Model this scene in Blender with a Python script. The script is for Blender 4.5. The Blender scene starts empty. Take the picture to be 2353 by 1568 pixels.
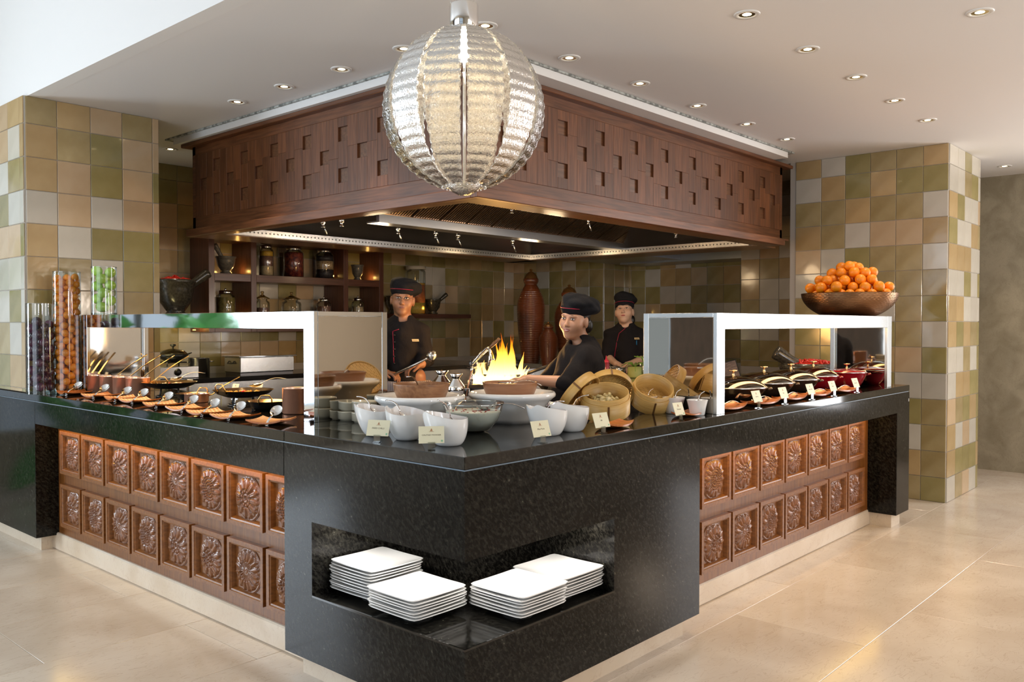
import bpy, math, random
import numpy as np
from math import sin, cos, pi, sqrt, radians as rad
from mathutils import Vector, Matrix
random.seed(7)
C = bpy.context.scene.collection
S = bpy.context.scene
# ------------------------------------------------------------------ camera
CAM = np.array([-1.895, -1.901, 1.37])
FW = np.array([0.744, 0.668, -0.01977]); FW /= np.linalg.norm(FW)
RT = np.array([0.668, -0.744, 0.0]); RT /= np.linalg.norm(RT)
UP = np.cross(RT, FW)
FPX = 1972.0
cd = bpy.data.cameras.new('camera'); cam = bpy.data.objects.new('camera', cd); C.objects.link(cam)
cam.matrix_world = Matrix(((RT[0], UP[0], -FW[0], CAM[0]), (RT[1], UP[1], -FW[1], CAM[1]), (RT[2], UP[2], -FW[2], CAM[2]), (0, 0, 0, 1)))
cd.sensor_width = 36.0; cd.lens = FPX * 36.0 / 2353.0; cd.clip_start = 0.05; cd.clip_end = 100
S.camera = cam
S.view_settings.view_transform = 'Standard'; S.view_settings.look = 'None'
S.view_settings.gamma = 1.0; S.view_settings.use_curve_mapping = False
S.view_settings.exposure = 0.18
S.cycles.max_bounces = 9; S.cycles.diffuse_bounces = 4; S.cycles.glossy_bounces = 5
S.cycles.transmission_bounces = 6; S.cycles.transparent_max_bounces = 14
S.cycles.caustics_reflective = False; S.cycles.caustics_refractive = False
S.cycles.sample_clamp_indirect = 4.0; S.cycles.sample_clamp_direct = 0.0
S.cycles.blur_glossy = 0.6
S.cycles.use_denoising = True
# world
W = bpy.data.worlds.new('world'); S.world = W; W.use_nodes = True
bg = W.node_tree.nodes['Background']; bg.inputs[0].default_value = (0.70, 0.85, 1.0, 1); bg.inputs[1].default_value = 0.6


def area(name, loc, target, sx, sy, power, col, spread=None):
    l = bpy.data.lights.new(name, 'AREA'); l.shape = 'RECTANGLE'; l.size = sx; l.size_y = sy
    l.energy = power; l.color = col
    if spread: l.spread = rad(spread)
    o = bpy.data.objects.new(name, l); C.objects.link(o); o.location = loc
    d = Vector(target) - Vector(loc); o.rotation_euler = d.to_track_quat('-Z', 'Y').to_euler()
    return o


def spot(name, loc, target, power, col, angle=60, blend=0.5, r=0.03):
    l = bpy.data.lights.new(name, 'SPOT'); l.energy = power; l.color = col
    l.spot_size = rad(angle); l.spot_blend = blend; l.shadow_soft_size = r
    o = bpy.data.objects.new(name, l); C.objects.link(o); o.location = loc
    d = Vector(target) - Vector(loc); o.rotation_euler = d.to_track_quat('-Z', 'Y').to_euler()
    return o


def point(name, loc, power, col, r=0.03):
    l = bpy.data.lights.new(name, 'POINT'); l.energy = power; l.color = col; l.shadow_soft_size = r
    o = bpy.data.objects.new(name, l); C.objects.link(o); o.location = loc
    return o


DAY = (0.78, 0.89, 1.0)
WARM = (1.0, 0.72, 0.42)
HOT = (1.0, 0.60, 0.25)
# daylight through the windows of the room around the buffet
area('window_daylight_left', (-5.25, 1.3, 1.75), (0, 1.3, 1.4), 3.8, 2.6, 75, DAY)
area('window_daylight_front', (0.6, -5.7, 1.7), (0.9, 0, 1.2), 3.2, 2.4, 62, (1.0, 0.95, 0.88))
area('window_daylight_end', (-3.1, 5.95, 1.6), (-2.6, 0, 0.6), 1.8, 2.2, 190, DAY)
area('window_daylight_right', (6.95, -2.5, 1.6), (0, -2.5, 1.2), 2.0, 2.2, 100, (0.97, 0.97, 1.0))
spot('ceiling_fill_1', (3.6, -5.2, 1.7), (3.2, -1.6, 2.745), 150, (1.0, 0.86, 0.72), 95, 0.9, 0.2)  # three unseen spots added behind the camera to brighten the ceiling
spot('ceiling_fill_2', (6.6, -3.6, 1.7), (4.6, -1.2, 2.745), 120, (1.0, 0.82, 0.64), 95, 0.9, 0.2)
spot('ceiling_fill_3', (-1.0, -5.2, 1.7), (0.9, -1.2, 2.745), 130, (0.80, 0.88, 1.0), 95, 0.9, 0.2)
# ------------------------------------------------------------------ materials
_M = {}


def nn(nt, t, x=0, **kw):
    n = nt.nodes.new(t)
    for k, v in kw.items(): setattr(n, k, v)
    return n


def mat(name, col=(0.8, 0.8, 0.8), rough=0.5, metal=0.0, coat=0.0, spec=None, emit=None, es=0.0, noise=None, bump=None, trans=0.0, alpha=1.0, sss=0.0, rand=0.0):
    """noise=(scale, second colour, stretch xyz, lo, hi); bump=(scale, strength, stretch)"""
    if name in _M: return _M[name]
    m = bpy.data.materials.new(name); m.use_nodes = True; nt = m.node_tree
    b = nt.nodes['Principled BSDF']
    b.inputs['Base Color'].default_value = (*col, 1); b.inputs['Roughness'].default_value = rough
    b.inputs['Metallic'].default_value = metal; b.inputs['Coat Weight'].default_value = coat
    b.inputs['Coat Roughness'].default_value = 0.05
    b.inputs['Transmission Weight'].default_value = trans
    if spec is not None: b.inputs['Specular IOR Level'].default_value = spec
    if sss: b.inputs['Subsurface Weight'].default_value = sss; b.inputs['Subsurface Radius'].default_value = (0.02, 0.008, 0.004); b.inputs['Subsurface Scale'].default_value = 0.5
    if emit: b.inputs['Emission Color'].default_value = (*emit, 1); b.inputs['Emission Strength'].default_value = es
    tc = nn(nt, 'ShaderNodeTexCoord')
    last = None
    if noise:
        sc, c2, st, lo, hi = noise
        mp = nn(nt, 'ShaderNodeMapping'); mp.inputs['Scale'].default_value = st
        nt.links.new(tc.outputs['Object'], mp.inputs['Vector'])
        nz = nn(nt, 'ShaderNodeTexNoise'); nz.inputs['Scale'].default_value = sc; nz.inputs['Detail'].default_value = 5
        nt.links.new(mp.outputs[0], nz.inputs['Vector'])
        cr = nn(nt, 'ShaderNodeValToRGB'); cr.color_ramp.elements[0].position = lo; cr.color_ramp.elements[1].position = hi
        cr.color_ramp.elements[0].color = (*col, 1); cr.color_ramp.elements[1].color = (*c2, 1)
        nt.links.new(nz.outputs[0], cr.inputs[0]); nt.links.new(cr.outputs[0], b.inputs['Base Color']); last = cr.outputs[0]
    if rand:
        oi = nn(nt, 'ShaderNodeObjectInfo'); mr = nn(nt, 'ShaderNodeMapRange')
        mr.inputs['To Min'].default_value = 1 - rand; mr.inputs['To Max'].default_value = 1 + rand
        nt.links.new(oi.outputs['Random'], mr.inputs['Value'])
        vm = nn(nt, 'ShaderNodeVectorMath', operation='SCALE')
        if last is not None: nt.links.new(last, vm.inputs[0])
        else: vm.inputs[0].default_value = col
        nt.links.new(mr.outputs[0], vm.inputs['Scale']); nt.links.new(vm.outputs[0], b.inputs['Base Color'])
    if bump:
        sc, st, stre = bump
        mp = nn(nt, 'ShaderNodeMapping'); mp.inputs['Scale'].default_value = stre
        nt.links.new(tc.outputs['Object'], mp.inputs['Vector'])
        nz = nn(nt, 'ShaderNodeTexNoise'); nz.inputs['Scale'].default_value = sc; nz.inputs['Detail'].default_value = 4
        nt.links.new(mp.outputs[0], nz.inputs['Vector'])
        bp = nn(nt, 'ShaderNodeBump'); bp.inputs['Strength'].default_value = st; bp.inputs['Distance'].default_value = 0.01
        nt.links.new(nz.outputs[0], bp.inputs['Height']); nt.links.new(bp.outputs[0], b.inputs['Normal'])
    _M[name] = m
    return m


def thin_glass(name, tint=(0.95, 0.98, 0.97), gloss=1.0, base=0.06):
    if name in _M: return _M[name]
    m = bpy.data.materials.new(name); m.use_nodes = True; nt = m.node_tree; nt.nodes.clear()
    o = nn(nt, 'ShaderNodeOutputMaterial'); t = nn(nt, 'ShaderNodeBsdfTransparent'); g = nn(nt, 'ShaderNodeBsdfGlossy')
    t.inputs[0].default_value = (*tint, 1); g.inputs['Roughness'].default_value = 0.03
    lw = nn(nt, 'ShaderNodeLayerWeight'); lw.inputs[0].default_value = 0.25
    ma = nn(nt, 'ShaderNodeMath', operation='MULTIPLY_ADD'); ma.inputs[1].default_value = gloss * 0.7; ma.inputs[2].default_value = base
    mx = nn(nt, 'ShaderNodeMixShader')
    nt.links.new(lw.outputs['Fresnel'], ma.inputs[0]); nt.links.new(ma.outputs[0], mx.inputs[0])
    nt.links.new(t.outputs[0], mx.inputs[1]); nt.links.new(g.outputs[0], mx.inputs[2]); nt.links.new(mx.outputs[0], o.inputs[0])
    _M[name] = m
    return m


def granite():
    if 'granite' in _M: return _M['granite']
    m = mat('granite', (0.013, 0.013, 0.013), 0.12, coat=0.0, spec=0.17); nt = m.node_tree; b = nt.nodes['Principled BSDF']
    tc = nn(nt, 'ShaderNodeTexCoord'); mp = nn(nt, 'ShaderNodeMapping');     mp.inputs['Rotation'].default_value = (0.55, -0.62, 0.0); mp.inputs['Scale'].default_value = (30, 30, 7)
    mp.inputs['Rotation'].default_value = (0, 0, 0); mq = nn(nt, 'ShaderNodeMapping'); mq.inputs['Rotation'].default_value = (0.62, 0.62, 0.0)
    nt.links.new(tc.outputs['Object'], mq.inputs[0]); nt.links.new(mq.outputs[0], mp.inputs[0])
    n1 = nn(nt, 'ShaderNodeTexNoise'); n1.inputs['Scale'].default_value = 3.0; n1.inputs['Detail'].default_value = 6; n1.inputs['Roughness'].default_value = 0.7
    nt.links.new(mp.outputs[0], n1.inputs['Vector'])
    cr = nn(nt, 'ShaderNodeValToRGB'); e = cr.color_ramp.elements
    e[0].position = 0.45; e[0].color = (0.005, 0.0045, 0.004, 1); e[1].position = 0.66; e[1].color = (0.030, 0.028, 0.023, 1)
    x = e.new(0.76); x.color = (0.26, 0.25, 0.19, 1)
    nt.links.new(n1.outputs[0], cr.inputs[0])
    n2 = nn(nt, 'ShaderNodeTexNoise'); n2.inputs['Scale'].default_value = 1.7; n2.inputs['Detail'].default_value = 3
    nt.links.new(tc.outputs['Object'], n2.inputs['Vector'])
    mx = nn(nt, 'ShaderNodeMix', data_type='RGBA'); mx.blend_type = 'MULTIPLY'; mx.inputs[0].default_value = 0.8
    c2 = nn(nt, 'ShaderNodeValToRGB'); c2.color_ramp.elements[0].color = (0.55, 0.5, 0.4, 1); c2.color_ramp.elements[1].color = (1.25, 1.3, 1.35, 1)
    nt.links.new(n2.outputs[0], c2.inputs[0]); nt.links.new(cr.outputs[0], mx.inputs[6]); nt.links.new(c2.outputs[0], mx.inputs[7])
    nt.links.new(mx.outputs[2], b.inputs['Base Color'])
    mr = nn(nt, 'ShaderNodeMapRange'); mr.inputs['To Min'].default_value = 0.07; mr.inputs['To Max'].default_value = 0.16
    nt.links.new(n1.outputs[0], mr.inputs[0]); nt.links.new(mr.outputs[0], b.inputs['Roughness'])
    return m


def granite_top():
    if 'granite_top' in _M: return _M['granite_top']
    m = granite().copy(); m.name = 'granite_top'; b = m.node_tree.nodes['Principled BSDF']
    for l in list(m.node_tree.links):
        if l.to_socket == b.inputs['Roughness']: m.node_tree.links.remove(l)
    b.inputs['Roughness'].default_value = 0.05; b.inputs['Specular IOR Level'].default_value = 0.6
    _M['granite_top'] = m
    return m


def wood(name, c1, c2, axis='Z', rough=0.35, rand=0.18, coat=0.25, scale=9.0):
    if name in _M: return _M[name]
    m = bpy.data.materials.new(name); m.use_nodes = True; nt = m.node_tree; b = nt.nodes['Principled BSDF']
    tc = nn(nt, 'ShaderNodeTexCoord'); oi = nn(nt, 'ShaderNodeObjectInfo')
    vm = nn(nt, 'ShaderNodeVectorMath', operation='MULTIPLY_ADD'); vm.inputs[1].default_value = (1, 1, 1)
    cx = nn(nt, 'ShaderNodeMath', operation='MULTIPLY'); cx.inputs[1].default_value = 37.0
    nt.links.new(oi.outputs['Random'], cx.inputs[0]); nt.links.new(cx.outputs[0], vm.inputs[2]); nt.links.new(tc.outputs['Object'], vm.inputs[0])
    mp = nn(nt, 'ShaderNodeMapping'); s = {'X': (0.5, 8, 8), 'Y': (8, 0.5, 8), 'Z': (8, 8, 0.5)}[axis]; mp.inputs['Scale'].default_value = s
    nt.links.new(vm.outputs[0], mp.inputs[0])
    nz = nn(nt, 'ShaderNodeTexNoise'); nz.inputs['Scale'].default_value = scale; nz.inputs['Detail'].default_value = 6; nz.inputs['Distortion'].default_value = 0.4
    nt.links.new(mp.outputs[0], nz.inputs['Vector'])
    cr = nn(nt, 'ShaderNodeValToRGB'); cr.color_ramp.elements[0].position = 0.36; cr.color_ramp.elements[1].position = 0.64
    cr.color_ramp.elements[0].color = (*c1, 1); cr.color_ramp.elements[1].color = (*c2, 1)
    nt.links.new(nz.outputs[0], cr.inputs[0])
    mr = nn(nt, 'ShaderNodeMapRange'); mr.inputs['To Min'].default_value = 1 - rand; mr.inputs['To Max'].default_value = 1 + rand
    nt.links.new(oi.outputs['Random'], mr.inputs[0])
    sc = nn(nt, 'ShaderNodeVectorMath', operation='SCALE'); nt.links.new(cr.outputs[0], sc.inputs[0]); nt.links.new(mr.outputs[0], sc.inputs['Scale'])
    nt.links.new(sc.outputs[0], b.inputs['Base Color'])
    b.inputs['Roughness'].default_value = rough; b.inputs['Coat Weight'].default_value = coat; b.inputs['Coat Roughness'].default_value = 0.15
    _M[name] = m
    return m


def marble(name, c1, c2, vein, rough=0.2, rand=0.04, sc=2.2):
    if name in _M: return _M[name]
    m = bpy.data.materials.new(name); m.use_nodes = True; nt = m.node_tree; b = nt.nodes['Principled BSDF']
    tc = nn(nt, 'ShaderNodeTexCoord'); oi = nn(nt, 'ShaderNodeObjectInfo')
    cx = nn(nt, 'ShaderNodeMath', operation='MULTIPLY'); cx.inputs[1].default_value = 53.0
    ad = nn(nt, 'ShaderNodeVectorMath', operation='ADD')
    nt.links.new(oi.outputs['Random'], cx.inputs[0]); nt.links.new(cx.outputs[0], ad.inputs[1]); nt.links.new(tc.outputs['Object'], ad.inputs[0])
    n0 = nn(nt, 'ShaderNodeTexNoise'); n0.inputs['Scale'].default_value = sc; n0.inputs['Detail'].default_value = 5; n0.inputs['Distortion'].default_value = 0.6
    nt.links.new(ad.outputs[0], n0.inputs['Vector'])
    cr = nn(nt, 'ShaderNodeValToRGB'); cr.color_ramp.elements[0].position = 0.35; cr.color_ramp.elements[1].position = 0.65
    cr.color_ramp.elements[0].color = (*c1, 1); cr.color_ramp.elements[1].color = (*c2, 1); nt.links.new(n0.outputs[0], cr.inputs[0])
    mp = nn(nt, 'ShaderNodeMapping'); mp.inputs['Scale'].default_value = (1.0, 3.2, 2.0); mp.inputs['Rotation'].default_value = (0, 0, 0.5)
    nt.links.new(ad.outputs[0], mp.inputs[0])
    n1 = nn(nt, 'ShaderNodeTexNoise'); n1.inputs['Scale'].default_value = 7; n1.inputs['Detail'].default_value = 7; n1.inputs['Distortion'].default_value = 1.4
    nt.links.new(mp.outputs[0], n1.inputs['Vector'])
    c2r = nn(nt, 'ShaderNodeValToRGB'); e = c2r.color_ramp.elements
    e[0].position = 0.485; e[0].color = (0, 0, 0, 1); e[1].position = 0.5; e[1].color = (1, 1, 1, 1); x = e.new(0.515); x.color = (0, 0, 0, 1)
    nt.links.new(n1.outputs[0], c2r.inputs[0])
    mm = nn(nt, 'ShaderNodeMath', operation='MULTIPLY'); mm.inputs[1].default_value = 0.35; nt.links.new(c2r.outputs[0], mm.inputs[0])
    mx = nn(nt, 'ShaderNodeMix', data_type='RGBA'); mx.inputs[7].default_value = (*vein, 1)
    nt.links.new(mm.outputs[0], mx.inputs[0]); nt.links.new(cr.outputs[0], mx.inputs[6])
    mr = nn(nt, 'ShaderNodeMapRange'); mr.inputs['To Min'].default_value = 1 - rand; mr.inputs['To Max'].default_value = 1 + rand
    nt.links.new(oi.outputs['Random'], mr.inputs[0])
    s2 = nn(nt, 'ShaderNodeVectorMath', operation='SCALE'); nt.links.new(mx.outputs[2], s2.inputs[0]); nt.links.new(mr.outputs[0], s2.inputs['Scale'])
    nt.links.new(s2.outputs[0], b.inputs['Base Color']); b.inputs['Roughness'].default_value = rough
    _M[name] = m
    return m


def tile_mat(k):
    cols = {'cream': ((0.52, 0.48, 0.40), (0.60, 0.56, 0.48)), 'olive': ((0.26, 0.215, 0.075), (0.36, 0.30, 0.125)),
            'tan': ((0.40, 0.27, 0.12), (0.50, 0.36, 0.18)), 'peach': ((0.50, 0.35, 0.20), (0.58, 0.43, 0.27)), 'mix': ((0.30, 0.22, 0.09), (0.44, 0.35, 0.18))}
    c1, c2 = cols[k]
    return mat('glazed_tile_' + k, c1, 0.14, coat=0.3, noise=(5.0, c2, (1, 1, 1), 0.3, 0.7), bump=(9.0, 0.12, (1, 1, 1)), rand=0.08)


G = granite(); GT = granite_top()
PAINT = mat('white_paint', (0.80, 0.79, 0.78), 0.7)
GROUT = mat('grout', (0.50, 0.46, 0.41), 0.8)
STEEL = mat('brushed_steel', (0.62, 0.62, 0.62), 0.24, 1.0, bump=(60, 0.05, (1, 1, 12)))
MIRROR = mat('polished_steel', (0.82, 0.83, 0.84), 0.045, 1.0, bump=(2.2, 0.06, (1, 1, 1)))
SATIN = mat('satin_steel', (0.66, 0.68, 0.68), 0.24, 1.0, bump=(3.0, 0.05, (1, 1, 1)))
CHROME = mat('chrome', (0.85, 0.85, 0.85), 0.08, 1.0)
DKSTEEL = mat('dark_steel', (0.16, 0.16, 0.17), 0.35, 1.0)
COPPER = mat('copper', (0.90, 0.46, 0.30), 0.32, 0.75, bump=(90, 0.12, (1, 1, 1)))
TIN = mat('tinned_lining', (0.72, 0.68, 0.62), 0.25, 1.0)
BRASS = mat('brass', (0.78, 0.55, 0.22), 0.2, 1.0)
BLACK = mat('black_iron', (0.012, 0.012, 0.012), 0.35)
WHITE = mat('white_porcelain', (0.86, 0.85, 0.83), 0.12, coat=0.5)
CREAMC = mat('cream_stoneware', (0.62, 0.56, 0.42), 0.25, coat=0.3)
WOODH = wood('walnut_stave', (0.095, 0.031, 0.010), (0.175, 0.062, 0.022), 'Z', rand=0.22, coat=0.04, rough=0.45)
WOODX = wood('walnut_rail_x', (0.095, 0.031, 0.010), (0.175, 0.062, 0.022), 'X', rand=0.05, coat=0.04, rough=0.42)
WOODY = wood('walnut_rail_y', (0.095, 0.031, 0.010), (0.175, 0.062, 0.022), 'Y', rand=0.05, coat=0.04, rough=0.42)
WOODD = wood('walnut_inset', (0.10, 0.040, 0.016), (0.17, 0.070, 0.030), 'X', rand=0.08)
TEAK = wood('teak_frame', (0.16, 0.052, 0.009), (0.25, 0.090, 0.018), 'Z', rand=0.06, coat=0.08, rough=0.4)
TEAKC = mat('carved_teak', (0.14, 0.042, 0.009), 0.30, coat=0.25, noise=(14, (0.24, 0.082, 0.020), (1, 1, 1), 0.3, 0.7))
BOWLW = wood('turned_bowl_wood', (0.20, 0.085, 0.035), (0.30, 0.14, 0.06), 'X', rand=0.03, coat=0.1)
PLATEW = mat('orange_lacquered_wood', (0.44, 0.11, 0.016), 0.32, coat=0.2, noise=(6, (0.56, 0.17, 0.03), (14, 1.5, 1), 0.35, 0.65))
BAMBOO = mat('bamboo', (0.52, 0.30, 0.08), 0.4, noise=(5, (0.62, 0.40, 0.13), (3, 3, 30), 0.3, 0.7))
GLASS = thin_glass('clear_glass')
SMOKE = thin_glass('lid_glass', (0.86, 0.72, 0.46), 1.0, 0.22)

# ------------------------------------------------------------------ mesh helpers


class MB:
    def __init__(s): s.v = []; s.f = []; s.m = []; s.s = []

    def add(s, vs, fs, mi=0, smooth=False, M=None):
        o = len(s.v)
        if M is not None: vs = [tuple(M @ Vector(p)) for p in vs]
        s.v += [tuple(p) for p in vs]; s.f += [tuple(i + o for i in f) for f in fs]
        s.m += [mi] * len(fs); s.s += [smooth] * len(fs)
        return s

    def box(s, a, b, mi=0, M=None, bev=0.0):
        x0, y0, z0 = a; x1, y1, z1 = b
        if bev <= 0:
            vs = [(x0, y0, z0), (x1, y0, z0), (x1, y1, z0), (x0, y1, z0), (x0, y0, z1), (x1, y0, z1), (x1, y1, z1), (x0, y1, z1)]
            return s.add(vs, [(0, 3, 2, 1), (4, 5, 6, 7), (0, 1, 5, 4), (1, 2, 6, 5), (2, 3, 7, 6), (3, 0, 4, 7)], mi, False, M)
        e = min(bev, (x1 - x0) / 2.01, (y1 - y0) / 2.01, (z1 - z0) / 2.01)
        vs = []; idx = {}
        for i, X in enumerate((x0, x1)):
            for j, Y in enumerate((y0, y1)):
                for k, Z in enumerate((z0, z1)):
                    sx = e if i == 0 else -e; sy = e if j == 0 else -e; sz = e if k == 0 else -e
                    for ax in range(3):
                        idx[(i, j, k, ax)] = len(vs)
                        vs.append((X if ax == 0 else X + sx, Y if ax == 1 else Y + sy, Z if ax == 2 else Z + sz))
        f = []
        q = lambda *a: f.append(tuple(idx[t] for t in a))
        for i in (0, 1):
            r = [(i, 0, 0, 0), (i, 1, 0, 0), (i, 1, 1, 0), (i, 0, 1, 0)]; q(*(r if i else r[::-1]))
            r = [(0, i, 0, 1), (0, i, 1, 1), (1, i, 1, 1), (1, i, 0, 1)]; q(*(r if i else r[::-1]))
            r = [(0, 0, i, 2), (1, 0, i, 2), (1, 1, i, 2), (0, 1, i, 2)]; q(*(r if i else r[::-1]))
        for i in (0, 1):
            for j in (0, 1):
                fl = (i ^ j)
                r = [(i, j, 0, 0), (i, j, 1, 0), (i, j, 1, 1), (i, j, 0, 1)]; q(*(r if not fl else r[::-1]))
                r = [(i, 0, j, 0), (i, 0, j, 2), (i, 1, j, 2), (i, 1, j, 0)]; q(*(r if fl else r[::-1])) if False else q(*(r if not fl else r[::-1]))
                r = [(0, i, j, 1), (1, i, j, 1), (1, i, j, 2), (0, i, j, 2)]; q(*(r if not fl else r[::-1]))
        for i in (0, 1):
            for j in (0, 1):
                for k in (0, 1):
                    q((i, j, k, 0), (i, j, k, 1), (i, j, k, 2))
        return s.add(vs, f, mi, False, M)

    def lathe(s, prof, n=32, mi=0, M=None, smooth=True, sx=1.0, sy=1.0, a0=0.0, a1=2 * pi):
        full = abs(a1 - a0 - 2 * pi) < 1e-6
        k = n if full else n + 1
        vs = []; fs = []
        for (r, z) in prof:
            for i in range(k):
                a = a0 + (a1 - a0) * i / n
                vs.append((r * cos(a) * sx, r * sin(a) * sy, z))
        for j in range(len(prof) - 1):
            for i in range(n):
                i2 = (i + 1) % k if full else i + 1
                if prof[j][0] < 1e-6: fs.append((j * k, (j + 1) * k + i2, (j + 1) * k + i)) if False else fs.append((j * k + i, (j + 1) * k + i2, (j + 1) * k + i))
                elif prof[j + 1][0] < 1e-6: fs.append((j * k + i, j * k + i2, (j + 1) * k + i))
                else: fs.append((j * k + i, j * k + i2, (j + 1) * k + i2, (j + 1) * k + i))
        return s.add(vs, fs, mi, smooth, M)

    def tube(s, pts, r, n=8, mi=0, M=None, caps=True, flat=1.0):
        P = [Vector(p) for p in pts]; vs = []; fs = []
        rr = r if isinstance(r, (list, tuple)) else [r] * len(P)
        up = None
        for i, p in enumerate(P):
            t = (P[min(i + 1, len(P) - 1)] - P[max(i - 1, 0)]).normalized()
            if up is None: up = Vector((0, 0, 1)) if abs(t.z) < 0.9 else Vector((1, 0, 0))
            a = t.cross(up)
            a = a.normalized() if a.length > 1e-5 else t.orthogonal().normalized()
            b = a.cross(t).normalized(); up = b
            for k in range(n):
                th = 2 * pi * k / n
                vs.append(tuple(p + a * cos(th) * rr[i] + b * sin(th) * rr[i] * flat))
        for i in range(len(P) - 1):
            for k in range(n):
                k2 = (k + 1) % n
                fs.append((i * n + k, i * n + k2, (i + 1) * n + k2, (i + 1) * n + k))
        if caps:
            fs.append(tuple(range(n))[::-1]); fs.append(tuple((len(P) - 1) * n + k for k in range(n)))
        return s.add(vs, fs, mi, True, M)

    def grid(s, nu, nv, fn, mi=0, smooth=True, M=None, closed_u=False):
        vs = [fn(i / (nu if closed_u else nu - 1), j / (nv - 1)) for j in range(nv) for i in range(nu)]
        fs = []
        for j in range(nv - 1):
            for i in range(nu if closed_u else nu - 1):
                i2 = (i + 1) % nu
                fs.append((j * nu + i, j * nu + i2, (j + 1) * nu + i2, (j + 1) * nu + i))
        return s.add(vs, fs, mi, smooth, M)

    def ball(s, c, r, n=12, mi=0, sz=1.0):
        prof = [(r * sin(pi * j / (n // 2)), -r * cos(pi * j / (n // 2)) * sz) for j in range(n // 2 + 1)]
        return s.lathe(prof, n, mi, Matrix.Translation(c))

    def mesh(s, name, mats):
        me = bpy.data.meshes.new(name)
        me.from_pydata(s.v, [], s.f)
        for m in (mats if isinstance(mats, (list, tuple)) else [mats]): me.materials.append(m)
        me.polygons.foreach_set('material_index', s.m); me.polygons.foreach_set('use_smooth', s.s)
        me.update()
        return me


def obj(name, me, parent=None, loc=None, rot=None, **kw):
    o = bpy.data.objects.new(name, me); C.objects.link(o)
    if parent is not None: o.parent = parent
    if loc is not None: o.location = loc
    if rot is not None: o.rotation_euler = rot
    for k, v in kw.items(): o[k] = v
    return o


def part(name, mb, mats, parent=None, loc=None, rot=None, **kw):
    return obj(name, mb.mesh(name, mats), parent, loc, rot, **kw)


def thing(name, label, cat, loc=(0, 0, 0), rotz=0.0, group=None):
    o = bpy.data.objects.new(name, None); C.objects.link(o); o.location = loc; o.rotation_euler = (0, 0, rotz)
    o.empty_display_size = 0.05
    o['label'] = label; o['category'] = cat
    if group: o['group'] = group
    return o


def single(name, mb, mats, label, cat, loc=None, rot=None, group=None):
    o = part(name, mb, mats, None, loc, rot); o['label'] = label; o['category'] = cat
    if group: o['group'] = group
    return o


def struct(name, mb, mats, parent=None):
    return part(name, mb, mats, parent, kind='structure') if parent is None else part(name, mb, mats, parent)


def dup(root, loc, rotz=None, label=None, group=None, rot=None, scale=None):
    r = root.copy(); C.objects.link(r); r.location = loc
    if rotz is not None: r.rotation_euler = (0, 0, rotz)
    if rot is not None: r.rotation_euler = rot
    if scale is not None: r.scale = scale
    if label: r['label'] = label
    if group: r['group'] = group
    for ch in list(root.children):
        c = ch.copy(); C.objects.link(c); c.parent = r
        for g in ch.children:
            d = g.copy(); C.objects.link(d); d.parent = c
    return r


def at(u, v, x=None, y=None, z=None):
    """point of the plane x=, y= or z= that the photograph shows at pixel u, v"""
    d = FW + RT * (u - 1176.5) / FPX - UP * (v - 784.0) / FPX
    if x is not None: t = (x - CAM[0]) / d[0]
    elif y is not None: t = (y - CAM[1]) / d[1]
    else: t = (z - CAM[2]) / d[2]
    return CAM + d * t


def box(a, b, bev=0.0): return MB().box(a, b, bev=bev)
# ------------------------------------------------------------------ room shell
CZ = 2.745
FLM = marble('floor_marble', (0.60, 0.50, 0.40), (0.71, 0.62, 0.52), (0.38, 0.26, 0.17), 0.16, 0.05)
PLM = marble('plinth_marble', (0.62, 0.50, 0.37), (0.74, 0.64, 0.52), (0.45, 0.30, 0.2), 0.3)
WLM = marble('wall_marble', (0.30, 0.26, 0.18), (0.42, 0.37, 0.27), (0.16, 0.13, 0.08), 0.35, sc=5)
fl = struct('floor', box((-8, -7, -0.08), (9, 7, -0.012)), mat('floor_bed', (0.45, 0.38, 0.30), 0.7))
_fs = {}


def slab_mesh(w, d):
    k = (round(w, 3), round(d, 3))
    if k not in _fs: _fs[k] = box((-w / 2 + .0008, -d / 2 + .0008, -0.012), (w / 2 - .0008, d / 2 - .0008, 0), bev=0.0012).mesh('floor_slab', FLM)
    return _fs[k]


random.seed(3)
y = -6.0; row = 0
while y < 1.3:
    x = -6.0 - (row % 2) * 0.6
    while x < 7.8:
        if not (x > 0.6 and y > 0.7) or x > 4.5:
            w = 1.2
            obj('floor_slab', slab_mesh(w, 0.6), fl, (x + w / 2, y + 0.3, 0))
        x += 1.2
    y += 0.6; row += 1
while y < 6.0:
    x = -6.0 - (row % 2) * 0.6
    while x < 0.6:
        obj('floor_slab', slab_mesh(1.2, 0.6), fl, (x + 0.6, y + 0.3, 0)); x += 1.2
    y += 0.6; row += 1
part('kitchen_floor', box((0.1, 0.7, -0.012), (7.5, 6, -0.004)), mat('kitchen_floor_tile', (0.10, 0.07, 0.05), 0.4), fl)
# ceilings: the lower one over the buffet, the higher one over the seating, the fascia between them
cb = MB().box((0.05, -7, CZ), (9, 6, CZ + 0.1))
ce = struct('ceiling', cb, mat('ceiling_paint', (0.78, 0.765, 0.76), 0.75))
part('upper_ceiling', MB().box((-8, -7, 3.55), (0.02, 6, 3.65)), PAINT, ce)
part('ceiling_fascia', MB().box((0.019, -7, CZ - 0.001), (0.10, 6, 3.6)), PAINT, ce)
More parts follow.
